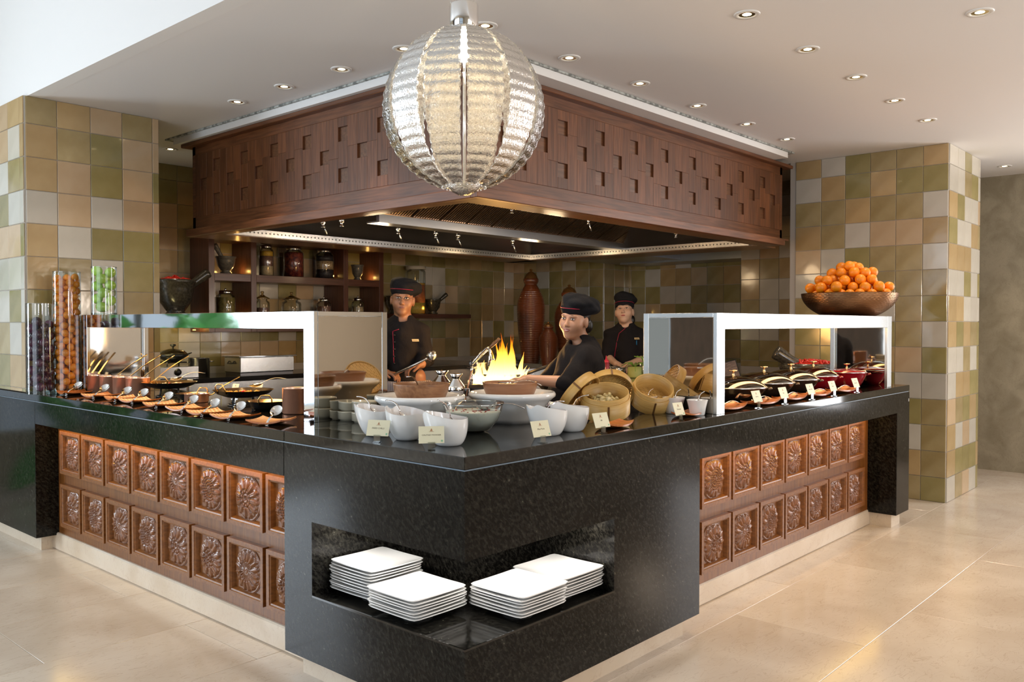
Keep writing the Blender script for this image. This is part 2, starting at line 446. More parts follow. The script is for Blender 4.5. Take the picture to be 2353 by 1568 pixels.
# bulkhead ring hanging above the canopy, with the dark shadow gap
BK = mat('bulkhead_paint', (0.80, 0.80, 0.80), 0.6)
tr = struct('trim_1', MB().box((1.165, 1.04, 2.690), (4.66, 1.20, 2.733)).box((1.165, 1.20, 2.690), (1.30, 4.20, 2.733)).box((1.30, 1.2, 2.72), (4.66, 4.2, 2.733)), BK)
gp = struct('trim_2', MB().box((1.15, 1.025, 2.733), (4.75, 1.10, 2.744)).box((1.15, 1.10, 2.733), (1.25, 4.3, 2.744)), mat('shadow_gap', (0.16, 0.17, 0.16), 0.9, noise=(30, (0.5, 0.52, 0.5), (1, 1, 1), 0.4, 0.6)))

TK = ['cream', 'olive', 'tan', 'mix', 'peach']
_tm = {}


def tile_mesh(w, h, ax, k):
    key = (round(w, 3), round(h, 3), ax, k)
    if key not in _tm:
        b = box((-0.007, -w / 2, -h / 2), (0, w / 2, h / 2), bev=0.0022) if ax == 0 else box((-w / 2, -0.007, -h / 2), (w / 2, 0, h / 2), bev=0.0022)
        _tm[key] = b.mesh('wall_tile', tile_mat(k))
    return _tm[key]


def tiles(parent, ax, c, u0, u1, z0, z1, seed, weights=(3, 3, 3, 3, 1), step=0.2, uoff=0.0, zoff=0.0, skip=None):
    """glazed tiles on the plane whose outward normal is minus axis ax, at coordinate c"""
    rnd = random.Random(seed); g = 0.0035
    us = [u0] + [uoff + k * step for k in range(-40, 60) if u0 + 0.02 < uoff + k * step < u1 - 0.02] + [u1]
    zs = [z0] + [zoff + k * step for k in range(0, 30) if z0 + 0.02 < zoff + k * step < z1 - 0.02] + [z1]
    for i in range(len(us) - 1):
        for j in range(len(zs) - 1):
            k = rnd.choices(TK, weights)[0]
            if skip and skip((us[i] + us[i + 1]) / 2, (zs[j] + zs[j + 1]) / 2): continue
            w = us[i + 1] - us[i] - g; h = zs[j + 1] - zs[j] - g
            um = (us[i] + us[i + 1]) / 2; zm = (zs[j] + zs[j + 1]) / 2
            obj('wall_tile', tile_mesh(w, h, ax, k), parent, (c, um, zm) if ax == 0 else (um, c, zm))


# left pillar (stands on the end of the worktop)
wp = struct('wall_pillar_left', box((0.0, 3.742, 0.957), (0.83, 4.75, CZ)), GROUT)
tiles(wp, 1, 3.742, 0.006, 0.83, 0.957, CZ, 11, (4, 4, 3, 3, 3), uoff=-0.015, zoff=-0.02)
tiles(wp, 0, 0.0, 3.742, 4.742, 0.957, CZ, 12, (5, 3, 3, 2, 2), uoff=0.0, zoff=-0.02)
# right pillar
wr = struct('wall_pillar_right', box((5.182, 0.0, 0), (6.075, 1.25, CZ)), GROUT)
tiles(wr, 0, 5.182, 0.0, 1.2, 0.0, CZ, 13, (3, 3, 3, 3, 2), uoff=-0.02, zoff=-0.01)
tiles(wr, 1, 0.0, 5.19, 6.075, 0.0, CZ, 14, (5, 4, 3, 2, 1), uoff=0.01, zoff=-0.01)
# kitchen walls
wl = struct('wall_left', box((0.05, 5.25, 0), (6.2, 5.4, CZ + 0.9)), GROUT)
tiles(wl, 1, 5.25, 0.6, 6.1, 0.99, 2.2, 15, (2, 4, 3, 3, 2), uoff=0.12, zoff=0.01, skip=lambda u, z: u < 0.72)
tiles(wl, 1, 5.25, 0.7, 1.9, 2.2, CZ, 18, (2, 4, 3, 3, 2), uoff=0.12, zoff=0.01)
wb = struct('wall_back', MB().box((6.1, 3.87, 0), (6.9, 5.3, CZ)).box((6.6, 2.2, 0), (6.9, 3.9, CZ)).box((6.02, 1.19, 0), (6.9, 2.13, CZ)).box((6.1, 5.2, 0), (6.9, 5.4, CZ)), GROUT)
tiles(wb, 0, 6.1, 3.87, 5.25, 0.95, 2.21, 16, (2, 4, 3, 3, 2), uoff=0.07, zoff=0.0)
tiles(wb, 1, 3.87, 6.1, 6.6, 0.95, 2.21, 17, (1, 4, 3, 4, 1), uoff=0.1, zoff=0.0)
tiles(wb, 0, 6.6, 2.2, 3.87, 0.95, 2.21, 19, (2, 4, 3, 3, 2), uoff=0.03, zoff=0.0)
tiles(wb, 0, 6.02, 1.19, 2.13, 0.95, CZ, 20, (3, 3, 3, 3, 2), uoff=0.13, zoff=0.01)
# marble wall beyond the right pillar and the walls outside the frame
struct('wall_right', box((7.08, -7, 0), (7.3, 2.0, CZ)), WLM)
wrs = bpy.data.objects['wall_right']
for zz in (0.02, 0.86, 1.70): pass
struct('wall_front', MB().box((-8, -6.3, 0), (9, -6.0, 0.5)).box((-8, -6.3, 2.9), (9, -6.0, 3.6)).box((-8, -6.3, 0.5), (-1.0, -6, 2.9)).box((2.2, -6.3, 0.5), (9, -6, 2.9)), mat('cream_wall', (0.55, 0.47, 0.36), 0.7))
struct('wall_window_side', MB().box((-5.8, -7, 0), (-5.5, 6, 0.35)).box((-5.8, -7, 3.1), (-5.5, 6, 3.6)).box((-5.8, -7, 0.3), (-5.5, -4.6, 3.2)).box((-5.8, -1.2, 0.3), (-5.5, -0.5, 3.2)).box((-5.8, 3.25, 0.3), (-5.5, 3.3, 3.2)), mat('cream_wall'))
part('dark_reflection_panel', MB().box((-5.5, 3.25, 0), (-5.45, 6, 3.55)), wood('dark_reflection_panel', (0.03, 0.018, 0.01), (0.05, 0.03, 0.018), 'Z', rand=0, coat=0, rough=0.95), bpy.data.objects['wall_window_side'])  # unseen dark sheet added so the right bridge's end panel mirrors dark
struct('wall_end', MB().box((-5.8, 6.1, 0), (0.2, 6.3, 0.45)).box((-5.8, 6.1, 2.75), (0.2, 6.3, 3.6)).box((-5.8, 6.1, 0.45), (-4.1, 6.3, 2.75)).box((-0.55, 6.1, 0.45), (0.2, 6.3, 2.75)), mat('cream_wall'))
lf = MB(); rl = random.Random(2)
for k in range(60):
    x = rl.uniform(-2.3, -0.65); z = rl.uniform(0.2, 2.6); a_ = rl.random() * 6.28; L_ = rl.uniform(.3, .6); w_ = L_ * .22
    M = Matrix.Translation((x, rl.uniform(5.55, 5.95), z)) @ Matrix.Rotation(a_, 4, 'Y') @ Matrix.Rotation(rl.uniform(-.6, .6), 4, 'X')
    lf.grid(5, 9, lambda u, v: ((u - .5) * 2 * w_ * sin(pi * min(.999, v + .001)) ** .7, .10 * abs(u - .5) - .25 * L_ * v * v, L_ * v), M=M)
part('window_foliage', lf, mat('leaf_green', (.05, .26, .04), .35, rand=.3), bpy.data.objects['wall_end'])
wm = MB()
for yy in (-3.4, -2.3, 0.9, 2.3): wm.box((-5.7, yy - 0.03, 0.35), (-5.6, yy + 0.03, 3.1))
wm.box((-5.7, -4.6, 2.3), (-5.6, 3.25, 2.36))
struct('window_1', wm, mat('window_frame', (0.08, 0.07, 0.06), 0.4))
wn = MB()
for xx in (0.0, 1.1): wn.box((xx - 0.03, -6.2, 0.5), (xx + 0.03, -6.1, 2.9))
for xx in (-2.1, -1.3): wn.box((xx - .03, 6.15, .45), (xx + .03, 6.2, 2.75))
struct('window_2', wn, mat('window_frame'))
# downlights
BULB = mat('halogen_glow', (1, 0.9, 0.7), 0.5, emit=(1.0, 0.80, 0.45), es=14.0)
RIM = mat('downlight_rim', (0.75, 0.74, 0.72), 0.3)
REFL = mat('downlight_reflector', (0.75, 0.62, 0.35), 0.15, 1.0)
DL = [(1.656, -.114), (2.317, -.89), (2.307, -.116), (2.957, -.117), (3.624, -.109), (4.299, -.103), (1.621, .858), (2.263, .85), (2.925, .859), (3.591, .856), (4.24, .86), (.953, 1.381), (.955, 1.894), (.941, 2.417), (.94, 2.928), (.985, .85), (6.549, -.082), (1.35, 4.62)]
DLL = ['recessed downlight in the ceiling, nearest of the right aisle row', 'recessed downlight closest to the upper right corner of the picture', 'second recessed downlight of the right aisle row', 'third recessed downlight of the right aisle row', 'fourth recessed downlight of the right aisle row', 'fifth recessed downlight of the right aisle row, just before the tiled pillar',
       'recessed downlight above the right bulkhead, just right of the glass pendant', 'second recessed downlight along the right bulkhead', 'third recessed downlight along the right bulkhead', 'fourth recessed downlight along the right bulkhead', 'fifth recessed downlight along the right bulkhead, beside the tiled pillar',
       'recessed downlight above the left bulkhead, half hidden by the glass pendant', 'second recessed downlight left of the glass pendant along the left bulkhead', 'third recessed downlight along the left bulkhead', 'fourth recessed downlight along the left bulkhead, towards the left pillar', 'recessed downlight behind the steel cap of the pendant', 'recessed downlight in front of the far marble wall', 'recessed downlight glowing in the dark gap between left pillar and canopy']
for i, ((x, y), lb) in enumerate(zip(DL, DLL)):
    if i == 0:
        d0 = thing('recessed_downlight', lb, 'ceiling light', (x, y, CZ), 0, 'ceiling downlights')
        part('trim_ring', MB().lathe([(0.036, 0.0), (0.037, -0.004), (0.055, -0.005), (0.058, -0.001), (0.058, 0)], 28), RIM, d0)
        part('reflector', MB().lathe([(0.036, -0.002), (0.030, -0.0015), (0.018, -0.001)], 24), REFL, d0)
        part('bulb', MB().lathe([(0.0, -0.003), (0.014, -0.002), (0.02, -0.0012)], 20), BULB, d0)
    else: dup(d0, (x, y, CZ), label=lb)
    aisle = y < 0.9 and i not in (15,)
    spot('downlight_beam', (x, y, CZ - 0.02), (x + random.uniform(-.15, .15), y + (0.05 if i < 11 else 0), 0), 26 if i < 17 else 16, (1.0, 0.80, 0.58), 62, 0.7, 0.03)
# ------------------------------------------------------------------ buffet counter
ct = thing('buffet_counter', 'L-shaped black granite buffet counter with carved wood panels and a plate niche', 'counter')
H = 0.952
# worktop: three slabs
part('worktop_slab', MB().box((0.0, 0.0, 0.9105), (1.458, 0.997, H), bev=0.0025).box((0.75, 0.997, 0.9105), (1.458, 1.10, H)), GT, ct)
part('worktop_slab', MB().box((0.0, 0.9995, 0.9105), (0.75, 4.75, H), bev=0.0025), GT, ct)
part('worktop_slab', MB().box((1.4605, 0.0, 0.9105), (4.31, 0.85, H), bev=0.0025), GT, ct)
GAP = mat('joint_sealant', (0.20, 0.26, 0.32), 0.4)
part('joint_line', MB().box((0.004, 0.004, 0.9065), (4.30, 0.6, 0.9105)).box((0.004, 0.6, 0.9065), (0.6, 4.7, 0.9105)), GAP, ct)
# corner block with the open niche
part('granite_block', MB().box((0, 0, 0.622), (1.46, 0.998, 0.9065)), G, ct)
part('granite_block', MB().box((0, 0, 0.09), (1.46, 0.998, 0.336)), G, ct)
part('granite_block', MB().box((0, 0.817, 0.336), (1.46, 0.998, 0.622)), G, ct)
part('granite_block', MB().box((0.811, 0, 0.336), (1.46, 0.817, 0.622)), G, ct)
part('granite_block', MB().box((0.43, 0.43, 0.336), (0.811, 0.817, 0.622)), G, ct)
part('niche_lip', MB().box((0.0, 0.006, 0.336), (0.006, 0.817, 0.343)).box((0.0, 0.0, 0.336), (0.811, 0.006, 0.343)), GT, ct)
part('marble_plinth', box((0.05, 0.047, 0), (1.399, 0.95, 0.09)), PLM, ct)
# left wing
part('granite_apron', box((0, 1.0015, 0.775), (0.14, 3.614, 0.9065), 0.0015), G, ct)
part('granite_leg', box((0, 3.6155, 0.09), (0.75, 4.75, 0.9065), 0.0015), G, ct)
part('wood_backing', box((0.13, 1.0, 0.105), (0.20, 3.614, 0.775)), TEAK, ct)
part('marble_plinth', box((0.115, 0.95, 0), (0.7, 3.68, 0.105), 0.006), PLM, ct)
part('marble_plinth', box((0.05, 3.677, 0), (0.7, 4.75, 0.09)), PLM, ct)
part('carcass', MB().box((0.2, 1.0, 0.1), (0.74, 3.6, 0.905)).box((1.46, 0.25, 0.1), (4.2, 0.84, 0.905)), BLACK, ct)
# right wing
part('granite_apron', box((1.4615, 0, 0.775), (4.058, 0.14, 0.9065), 0.0015), G, ct)
part('granite_leg', box((4.058, 0, 0.09), (4.31, 0.85, 0.9065), 0.0015), G, ct)
part('wood_backing', box((1.46, 0.19, 0.105), (4.058, 0.25, 0.775)), TEAK, ct)
part('marble_plinth', box((1.39, 0.183, 0), (4.2, 0.8, 0.105), 0.006), PLM, ct)
part('marble_plinth', box((4.085, 0.041, 0), (4.254, 0.8, 0.09)), PLM, ct)
part('wall_socket', box((4.29, -0.002, 0.84), (4.296, 0.0, 0.86)), WHITE, ct)


def rosette_mesh(kind):
    R = 0.103; nr, na = 44, 120
    bd = {0: ((0.30, 10, 0.10), ), 1: ((0.22, 12, 0.05), (0.36, 18, 0.055), (0.50, 24, 0.05)), 2: ((0.42, 20, 0.06), ), 3: ((0.16, 6, 0.07), (0.48, 22, 0.05))}[kind]
    npet = (12, 14, 16, 11)[kind]

    def hgt(r, a):
        h = 0.008
        if r > 0.965: return 0.004
        if r > 0.90: return 0.008
        # outer pointed petals in two layers
        inner = 0.58 if kind == 1 else 0.46 if kind != 0 else 0.42
        if r > inner:
            t = (r - inner) / (0.90 - inner)
            for lay, off in ((0, 0.0), (1, 0.5)):
                p = ((a / (2 * pi) * npet + off) % 1.0) * 2 - 1
                wdt = (1 - t ** 2.2) * (1.0 if lay == 0 else 0.95) + 0.02
                if lay == 1: wdt = (1 - max(0, t) ** 3)
                q = abs(p) / max(wdt, 1e-3)
                if q < 1:
                    h = max(h, 0.008 + (0.017 if lay == 0 else 0.009) * sqrt(max(0, 1 - q ** 2.5)) * (1 - 0.35 * t) - 0.003 * (1 if abs(p) < 0.05 else 0))
        else:
            h = 0.014 if kind in (1, 3) else 0.013
            if kind == 2:
                p = abs(((a / (2 * pi) * 22) % 1.0) * 2 - 1)
                if 0.2 < r < 0.38: h = 0.012 + 0.008 * sqrt(max(0, 1 - p ** 2))
                if r < 0.17: h = 0.013 + 0.009 * sqrt(max(0, 1 - (r / 0.17) ** 2))
                if 0.17 < r < 0.2: h = 0.020
            if kind == 0:
                if 0.10 < r < 0.18: h = 0.021
                if r < 0.09: h = 0.012 + 0.006 * (1 - r / 0.09)
            if kind == 1:
                if r < 0.14: h = 0.016 + 0.006 * abs(sin(a * 3 + r * 60))
            if kind == 3:
                p = abs(((a / (2 * pi) * 9) % 1.0) * 2 - 1)
                if 0.24 < r < 0.42: h = 0.012 + 0.010 * sqrt(max(0, 1 - p ** 2)) * sin((r - .24) / .18 * pi)
                if r < 0.07: h = 0.022
        for rr, n, br in bd:
            p = (((a / (2 * pi) * n) % 1.0) - 0.5) * (2 * pi * rr / n)
            d2 = (p / br) ** 2 + ((r - rr) / br) ** 2
            if d2 < 1: h = max(h, 0.012 + 0.011 * sqrt(1 - d2))
        return h
    b = MB()
    b.grid(na, nr, lambda u, v: ((v ** 0.8) * R * cos(2 * pi * u), (v ** 0.8) * R * sin(2 * pi * u), hgt(v ** 0.8, 2 * pi * u) if v > 0 else 0.018), closed_u=True)
    b.lathe([(R, 0.004), (R, 0.0)], 48)
    me = b.mesh('rosette', TEAKC); me.shade_smooth()
    return me


ROS = [rosette_mesh(k) for k in range(4)]


def frame_mesh(w, h, pr=0.03):
    """picture frame in the XY plane, proud along +Z, with a stepped moulding; hollow centre with a flat board"""
    b = MB(); prof = [(0, 0), (0, pr), (0.010, pr), (0.020, pr), (0.022, pr - 0.004), (0.028, pr - 0.006), (0.033, pr - 0.018), (0.036, 0.004)]
    for (d0, z0), (d1, z1) in zip(prof, prof[1:]):
        c0 = [(-w / 2 + d0, -h / 2 + d0, z0), (w / 2 - d0, -h / 2 + d0, z0), (w / 2 - d0, h / 2 - d0, z0), (-w / 2 + d0, h / 2 - d0, z0)]
        c1 = [(-w / 2 + d1, -h / 2 + d1, z1), (w / 2 - d1, -h / 2 + d1, z1), (w / 2 - d1, h / 2 - d1, z1), (-w / 2 + d1, h / 2 - d1, z1)]
        b.add(c0 + c1, [(i, (i + 1) % 4, 4 + (i + 1) % 4, 4 + i) for i in range(4)])
    d = prof[-1][0]
    b.add([(-w / 2 + d, -h / 2 + d, .004), (w / 2 - d, -h / 2 + d, .004), (w / 2 - d, h / 2 - d, .004), (-w / 2 + d, h / 2 - d, .004)], [(0, 1, 2, 3)])
    return b.mesh('carved_panel', TEAK)


FR = frame_mesh(0.292, 0.255)
ML = Matrix(((0, 0, -1, 0), (-1, 0, 0, 0), (0, 1, 0, 0), (0, 0, 0, 1)))   # face -X
MR = Matrix(((1, 0, 0, 0), (0, 0, -1, 0), (0, 1, 0, 0), (0, 0, 0, 1)))    # face -Y
random.seed(21)


def panel(M, x, y, z, k):
    p = obj('carved_panel', FR, ct); p.matrix_basis = Matrix.Translation((x, y, z)) @ M
    q = obj('rosette', ROS[k], p, (0, 0, 0.003), (0, 0, random.choice((0.0, 0.13, 0.26))))


ordr = [[1, 3, 0, 3, 2, 1, 0, 1], [0, 1, 2, 1, 0, 3, 2, 3]]
for r_, zc in enumerate((0.607, 0.289)):
    for i in range(8):
        panel(ML, 0.13, 3.371 - 0.318 * i, zc, ordr[r_][i])
    for i in range(8):
        xx = 1.911 + 0.3115 * i
        if xx + 0.146 < 4.06: panel(MR, xx, 0.19, zc, ordr[1 - r_][(i * 3 + 1) % 8])
# warm strip under the apron that washes the top of the carved panels, and light inside the niche
area('apron_strip_left', (0.07, 2.3, 0.768), (0.10, 2.3, 0.3), 0.03, 2.5, 3.2, (1.0, 0.62, 0.15))
area('apron_strip_right', (2.76, 0.09, 0.768), (2.76, 0.13, 0.3), 2.5, 0.03, 3.2, (1.0, 0.62, 0.15))
bpy.data.objects['apron_strip_right'].rotation_euler = (0, 0, 0); bpy.data.objects['apron_strip_left'].rotation_euler = (0, 0, 0)
area('niche_light_left', (0.10, 0.50, 0.618), (0.10, 0.50, 0.3), 0.05, 0.6, 2.6, (1.0, 0.95, 0.88))
area('niche_light_right', (0.50, 0.08, 0.618), (0.50, 0.08, 0.3), 0.6, 0.05, 2.6, (1.0, 0.93, 0.85))
for n_ in ('niche_light_left', 'niche_light_right'): bpy.data.objects[n_].rotation_euler = (0, 0, 0)

# ------------------------------------------------------------------ plates in the niche
def plate_mesh(a):
    def fn(u, v):
        # superelliptic square rim morphing to a round well
        t = v; ang = 2 * pi * u
        c, s_ = cos(ang), sin(ang)
        sq = 1.0 / max(abs(c), abs(s_)); sq = min(sq, 1.36)
        k = max(0, (t - 0.45) / 0.55)
        r = a / 2 * t * ((1 - k) + sq * k)
        z = 0.006 if t < 0.45 else 0.006 + 0.014 * (k ** 1.2)
        if k > 0: z += 0.004 * (sq - 1) * k
        return (r * c, r * s_, z)
    b = MB(); b.grid(64, 14, fn, closed_u=True)
    b.grid(64, 14, lambda u, v: tuple(np.array(fn(u, v)) * (0.998, 0.998, 1) - (0, 0, 0.004)), closed_u=True)
    rim = [fn(i / 64, 1) for i in range(64)]
    b.add(rim + [(x * .998, y * .998, z - .004) for x, y, z in rim], [(i, (i + 1) % 64, 64 + (i + 1) % 64, 64 + i) for i in range(64)], smooth=True)
    b.lathe([(0.055, 0.002), (0.052, -0.006), (0.048, 0.002)], 32)
    return b.mesh('square_plate', WHITE)


PM = plate_mesh(0.258)
ordn = ['topmost', 'second from the top', 'third from the top', 'fourth from the top', 'fifth from the top', 'sixth from the top', 'seventh from the top', 'eighth from the top', 'ninth from the top', 'tenth from the top']
random.seed(5)
for (x, y, n, nm) in ((0.192, 0.672, 10, 'far left stack'), (0.146, 0.385, 7, 'near left stack'), (0.412, 0.139, 7, 'near right stack'), (0.672, 0.165, 7, 'far right stack')):
    for k in range(n):
        z = 0.343 + 0.006 + k * 0.0112
        o = obj('square_plate', PM, None, (x + random.uniform(-.004, .004), y + random.uniform(-.004, .004), z), (0, 0, random.uniform(-.025, .025)))
        nn_ = n - 1 - k
        pos = ordn[nn_] if nn_ < n - 1 else 'bottom one'
        o['label'] = f'white square porcelain plate, {pos} of the {nm} in the niche'; o['category'] = 'plate'; o['group'] = 'square plates stacked in the counter niche'

# ------------------------------------------------------------------ canopy above the kitchen
cn = thing('kitchen_canopy', 'walnut clad extractor canopy with square recesses above the cooking area', 'canopy')
bx, by = 1.24, 1.20
X1, Y1 = 4.91, 4.06
part('bottom_rail', box((bx, by, 2.05), (X1, by + .05, 2.150), 0.002), WOODX, cn)
part('bottom_rail', box((bx, by + .05, 2.05), (bx + .05, Y1, 2.150), 0.002), WOODY, cn)
part('top_rail', box((bx, by, 2.60), (X1, by + .05, 2.665), 0.002), WOODX, cn)
part('top_rail', box((bx, by + .05, 2.60), (bx + .05, Y1, 2.665), 0.002), WOODY, cn)
part('crown', MB().box((bx - .05, by - .05, 2.662), (X1 + .1, by + .1, 2.689), bev=0.004), WOODX, cn)
part('crown', MB().box((bx - .05, by + .1, 2.662), (bx + .1, Y1 + .08, 2.689), bev=0.004), WOODY, cn)
part('fascia', box((1.16, 1.072, 2.0), (4.69, 1.12, 2.053), 0.003), WOODX, cn)
part('fascia', box((1.16, 1.12, 2.0), (1.21, 4.01, 2.053), 0.003), WOODY, cn)
part('ledge', MB().box((1.18, 1.09, 2.043), (4.8, 1.26, 2.056)).box((1.18, 1.26, 2.043), (1.30, 4.03, 2.056)), WOODX, cn)
part('end_panel', MB().box((X1 - .04, by, 2.05), (X1, 4.06, 2.665)).box((bx, Y1 - .04, 2.05), (X1, Y1, 2.665)), WOODY, cn)
SOF = wood('walnut_soffit', (0.13, 0.055, 0.022), (0.19, 0.085, 0.035), 'X', rand=0.03)
part('soffit', MB().box((1.21, 1.12, 2.0), (4.69, 1.25, 2.012)).box((1.21, 1.25, 2.0), (1.27, 4.01, 2.012)).box((1.27, 3.66, 2.0), (4.69, 4.01, 2.012)).box((4.57, 1.25, 2.0), (4.9, 4.01, 2.012)), SOF, cn)
_sm = {}


def stave(ax, w, h, m):
    k = (ax, round(w, 4), round(h, 4), m.name)
    if k not in _sm:
        _sm[k] = (box((-w / 2, -.018, -h / 2), (w / 2, 0.018, h / 2), 0.0008) if ax == 'x' else box((-.018, -w / 2, -h / 2), (.018, w / 2, h / 2), 0.0008)).mesh('stave', m)
    return _sm[k]


def clad(ax, u0, u1, start, back):
    """columns 91 mm wide; every other pair of columns carries recessed squares"""
    P = 0.0912; n = int((u1 - start) / P) + 1
    k0 = -int((start - u0) / P) - 1
    for k in range(k0, n + 1):
        a = start + k * P; b = a + P
        a2, b2 = max(a, u0), min(b, u1)
        if b2 - a2 < 0.02: continue
        kk = k % 4
        zs = [2.15, 2.600]; holes = []
        if kk == 0: holes = [(2.213, 2.298), (2.458, 2.543)]
        elif kk == 2: holes = [(2.338, 2.422)]
        full = b2 - a2 > 0.08
        if not full: holes = []
        cuts = [2.15]
        for h in holes: cuts += list(h)
        cuts += [2.600]
        segs = [(cuts[i], cuts[i + 1], i % 2 == 1 and bool(holes)) for i in range(len(cuts) - 1)]
        if not holes:
            mid = random.choice((2.30, 2.36, 2.42, 2.47)); segs = [(2.15, mid, False), (mid, 2.600, False)]
        for (z0, z1, hole) in segs:
            w = b2 - a2; h = z1 - z0; um = (a2 + b2) / 2; zm = (z0 + z1) / 2
            dep = 0.018 + (0.014 if hole else 0) + random.uniform(0, 0.0006)
            me = stave(ax, w - .0004, h - .0004, WOODD if hole else WOODH)
            obj('recessed_square' if hole else 'stave', me, cn, (um, back + dep, zm) if ax == 'x' else (back + dep, um, zm))


random.seed(9)
clad('x', bx + .05, X1 - 0.04, 1.953, by)
clad('y', by + .05, Y1 - .04, 2.218 - 4 * 0.0912 * 3, bx)
# steel cavity
part('hood_skirt', MB().box((1.27, 1.25, 2.0), (1.275, 3.66, 2.32)).box((1.27, 1.25, 2.0), (4.57, 1.255, 2.32)).box((4.565, 1.25, 2.005), (4.57, 3.66, 2.12)).box((1.27, 3.655, 2.005), (4.57, 3.66, 2.12)), STEEL, cn)
DKHOOD = mat('hood_steel', (0.42, 0.43, 0.45), 0.33, 1.0)
sl = MB()
sl.add([(1.27, 3.66, 2.05), (4.57, 3.66, 2.05), (4.1, 3.1, 2.32), (1.9, 3.1, 2.32)], [(0, 1, 2, 3)])
sl.add([(4.57, 3.66, 2.05), (4.57, 1.25, 2.05), (4.1, 1.7, 2.32), (4.1, 3.1, 2.32)], [(0, 1, 2, 3)])
sl.box((1.27, 1.25, 2.32), (4.57, 3.66, 2.33))
part('hood_back_slope', sl, DKHOOD, cn)
# the central filter bank: baffles sloping down, away from the front, to a gutter that runs along X
vy = Vector((0, -0.876, 0.482)); vz = Vector((0, -0.482, -0.876)); vx = Vector((1, 0, 0))
BAF = mat('baffle_steel', (0.50, 0.40, 0.33), 0.28, 1.0)


def slope(x, off=0.0, out=0.0):
    o_ = Vector((x, 2.50, 2.105)) + vy * off + vz * out
    return Matrix(((vx.x, vy.x, vz.x, o_.x), (vx.y, vy.y, vz.y, o_.y), (vx.z, vy.z, vz.z, o_.z), (0, 0, 0, 1)))


for i in range(11):
    a = 1.72 + i * 0.262
    fb = MB()
    for k in range(11):
        fb.box((0.012 + k * 0.0220, 0, 0.0), (0.012 + k * 0.0220 + 0.012, 0.46, 0.014), M=slope(a))
    fb.box((0, 0, -0.012), (0.260, 0.46, -0.004), 1, M=slope(a)).box((0, -0.012, -0.012), (0.260, 0.008, 0.018), 0, M=slope(a)).box((0, 0.455, -0.012), (0.260, 0.47, 0.016), 0, M=slope(a))
    part('baffle_filter', fb, [BAF, BLACK], cn)
part('grease_gutter', MB().box((1.70, 2.49, 2.035), (4.62, 2.52, 2.095)).box((1.70, 2.52, 2.035), (4.62, 2.62, 2.045)), DKHOOD, cn)
part('corner_post', box((bx, by, 2.15), (bx + .05, by + .05, 2.6)), WOODH, cn)
# perforated strips along the rear edges
ps = MB().box((1.27, 3.60, 2.003), (4.57, 3.606, 2.05)).box((4.515, 1.3, 2.003), (4.52, 3.6, 2.05))
part('perforated_strip', ps, STEEL, cn)
hl = MB()
for i in range(100):
    M = Matrix.Translation((1.30 + i * 0.0325, 3.599, 2.027)) @ Matrix.Rotation(rad(90), 4, 'X'); hl.lathe([(0.0, 0.0), (0.0055, 0)], 8, M=M)
for i in range(70):
    M = Matrix.Translation((4.514, 1.32 + i * 0.0325, 2.027)) @ Matrix.Rotation(rad(-90), 4, 'Y'); hl.lathe([(0.0, 0.0), (0.0055, 0)], 8, M=M)
ho = part('perforations', hl, BLACK, cn); ho['kind'] = 'stuff'
NZ = [(742, 515, 3.0), (785, 512, 2.5), (915, 530, 2.9), (1001, 540, 2.9), (1052, 545, 2.9), (1178, 558, 2.7), (1176, 482, 1.9), (1352, 508, 1.9), (1553, 540, 1.9), (1404, 577, 3.0)]
for i, (u, v, yy) in enumerate(NZ):
    p = at(u, v, y=yy); ln = max(0.02, min(0.3, 2.32 - p[2]))
    nb = MB().lathe([(0.012, ln), (0.010, 0.03), (0.016, 0.028), (0.016, 0.005), (0.009, 0.0), (0.009, -0.02), (0.014, -0.022), (0.0, -0.024)], 12)
    if i in (0, 2, 3, 4, 5, 7): nb.tube([(0.012, 0, -0.015), (0.02, 0, -0.04), (0.035, 0, -0.075)], 0.005, 6)
    part('nozzle', nb, CHROME, cn, (p[0], p[1], p[2]))
for (x, y) in ((1.9, 3.5), (2.6, 3.5), (3.3, 3.5), (4.0, 3.5), (4.45, 3.0), (4.45, 2.2)):
    part('hood_lamp', box((x - .05, y - .025, 2.20), (x + .05, y + .025, 2.206)), mat('hood_lamp_glow', (1, .9, .6), 0.5, emit=(1.0, 0.82, 0.5), es=9), cn)
part('rear_hood', MB().box((6.15, 1.9, 2.04), (6.58, 3.68, 2.17)).box((5.2, 2.9, 2.06), (6.58, 3.86, 2.2)), DKHOOD, cn)
point('hood_light_1', (2.9, 2.0, 1.94), 4, WARM, 0.08)
point('hood_light_2', (3.9, 3.1, 1.94), 4, WARM, 0.08)
spot('chef_fill_spot', (1.75, 1.45, 1.97), (2.1, 1.35, 1.25), 14, (1.0, 0.86, 0.70), 80, 0.6, 0.06)  # three fill spots added under the canopy to lighten the chefs' faces
spot('chef_fill_spot_2', (1.6, 2.3, 1.97), (2.1, 2.65, 1.4), 9, (1.0, 0.84, 0.66), 70, 0.6, 0.06)
spot('chef_fill_spot_3', (3.5, 1.7, 1.97), (4.3, 2.3, 1.4), 8, (1.0, 0.84, 0.66), 70, 0.6, 0.06)
point('hood_light_3', (2.1, 3.0, 1.94), 4, WARM, 0.08)
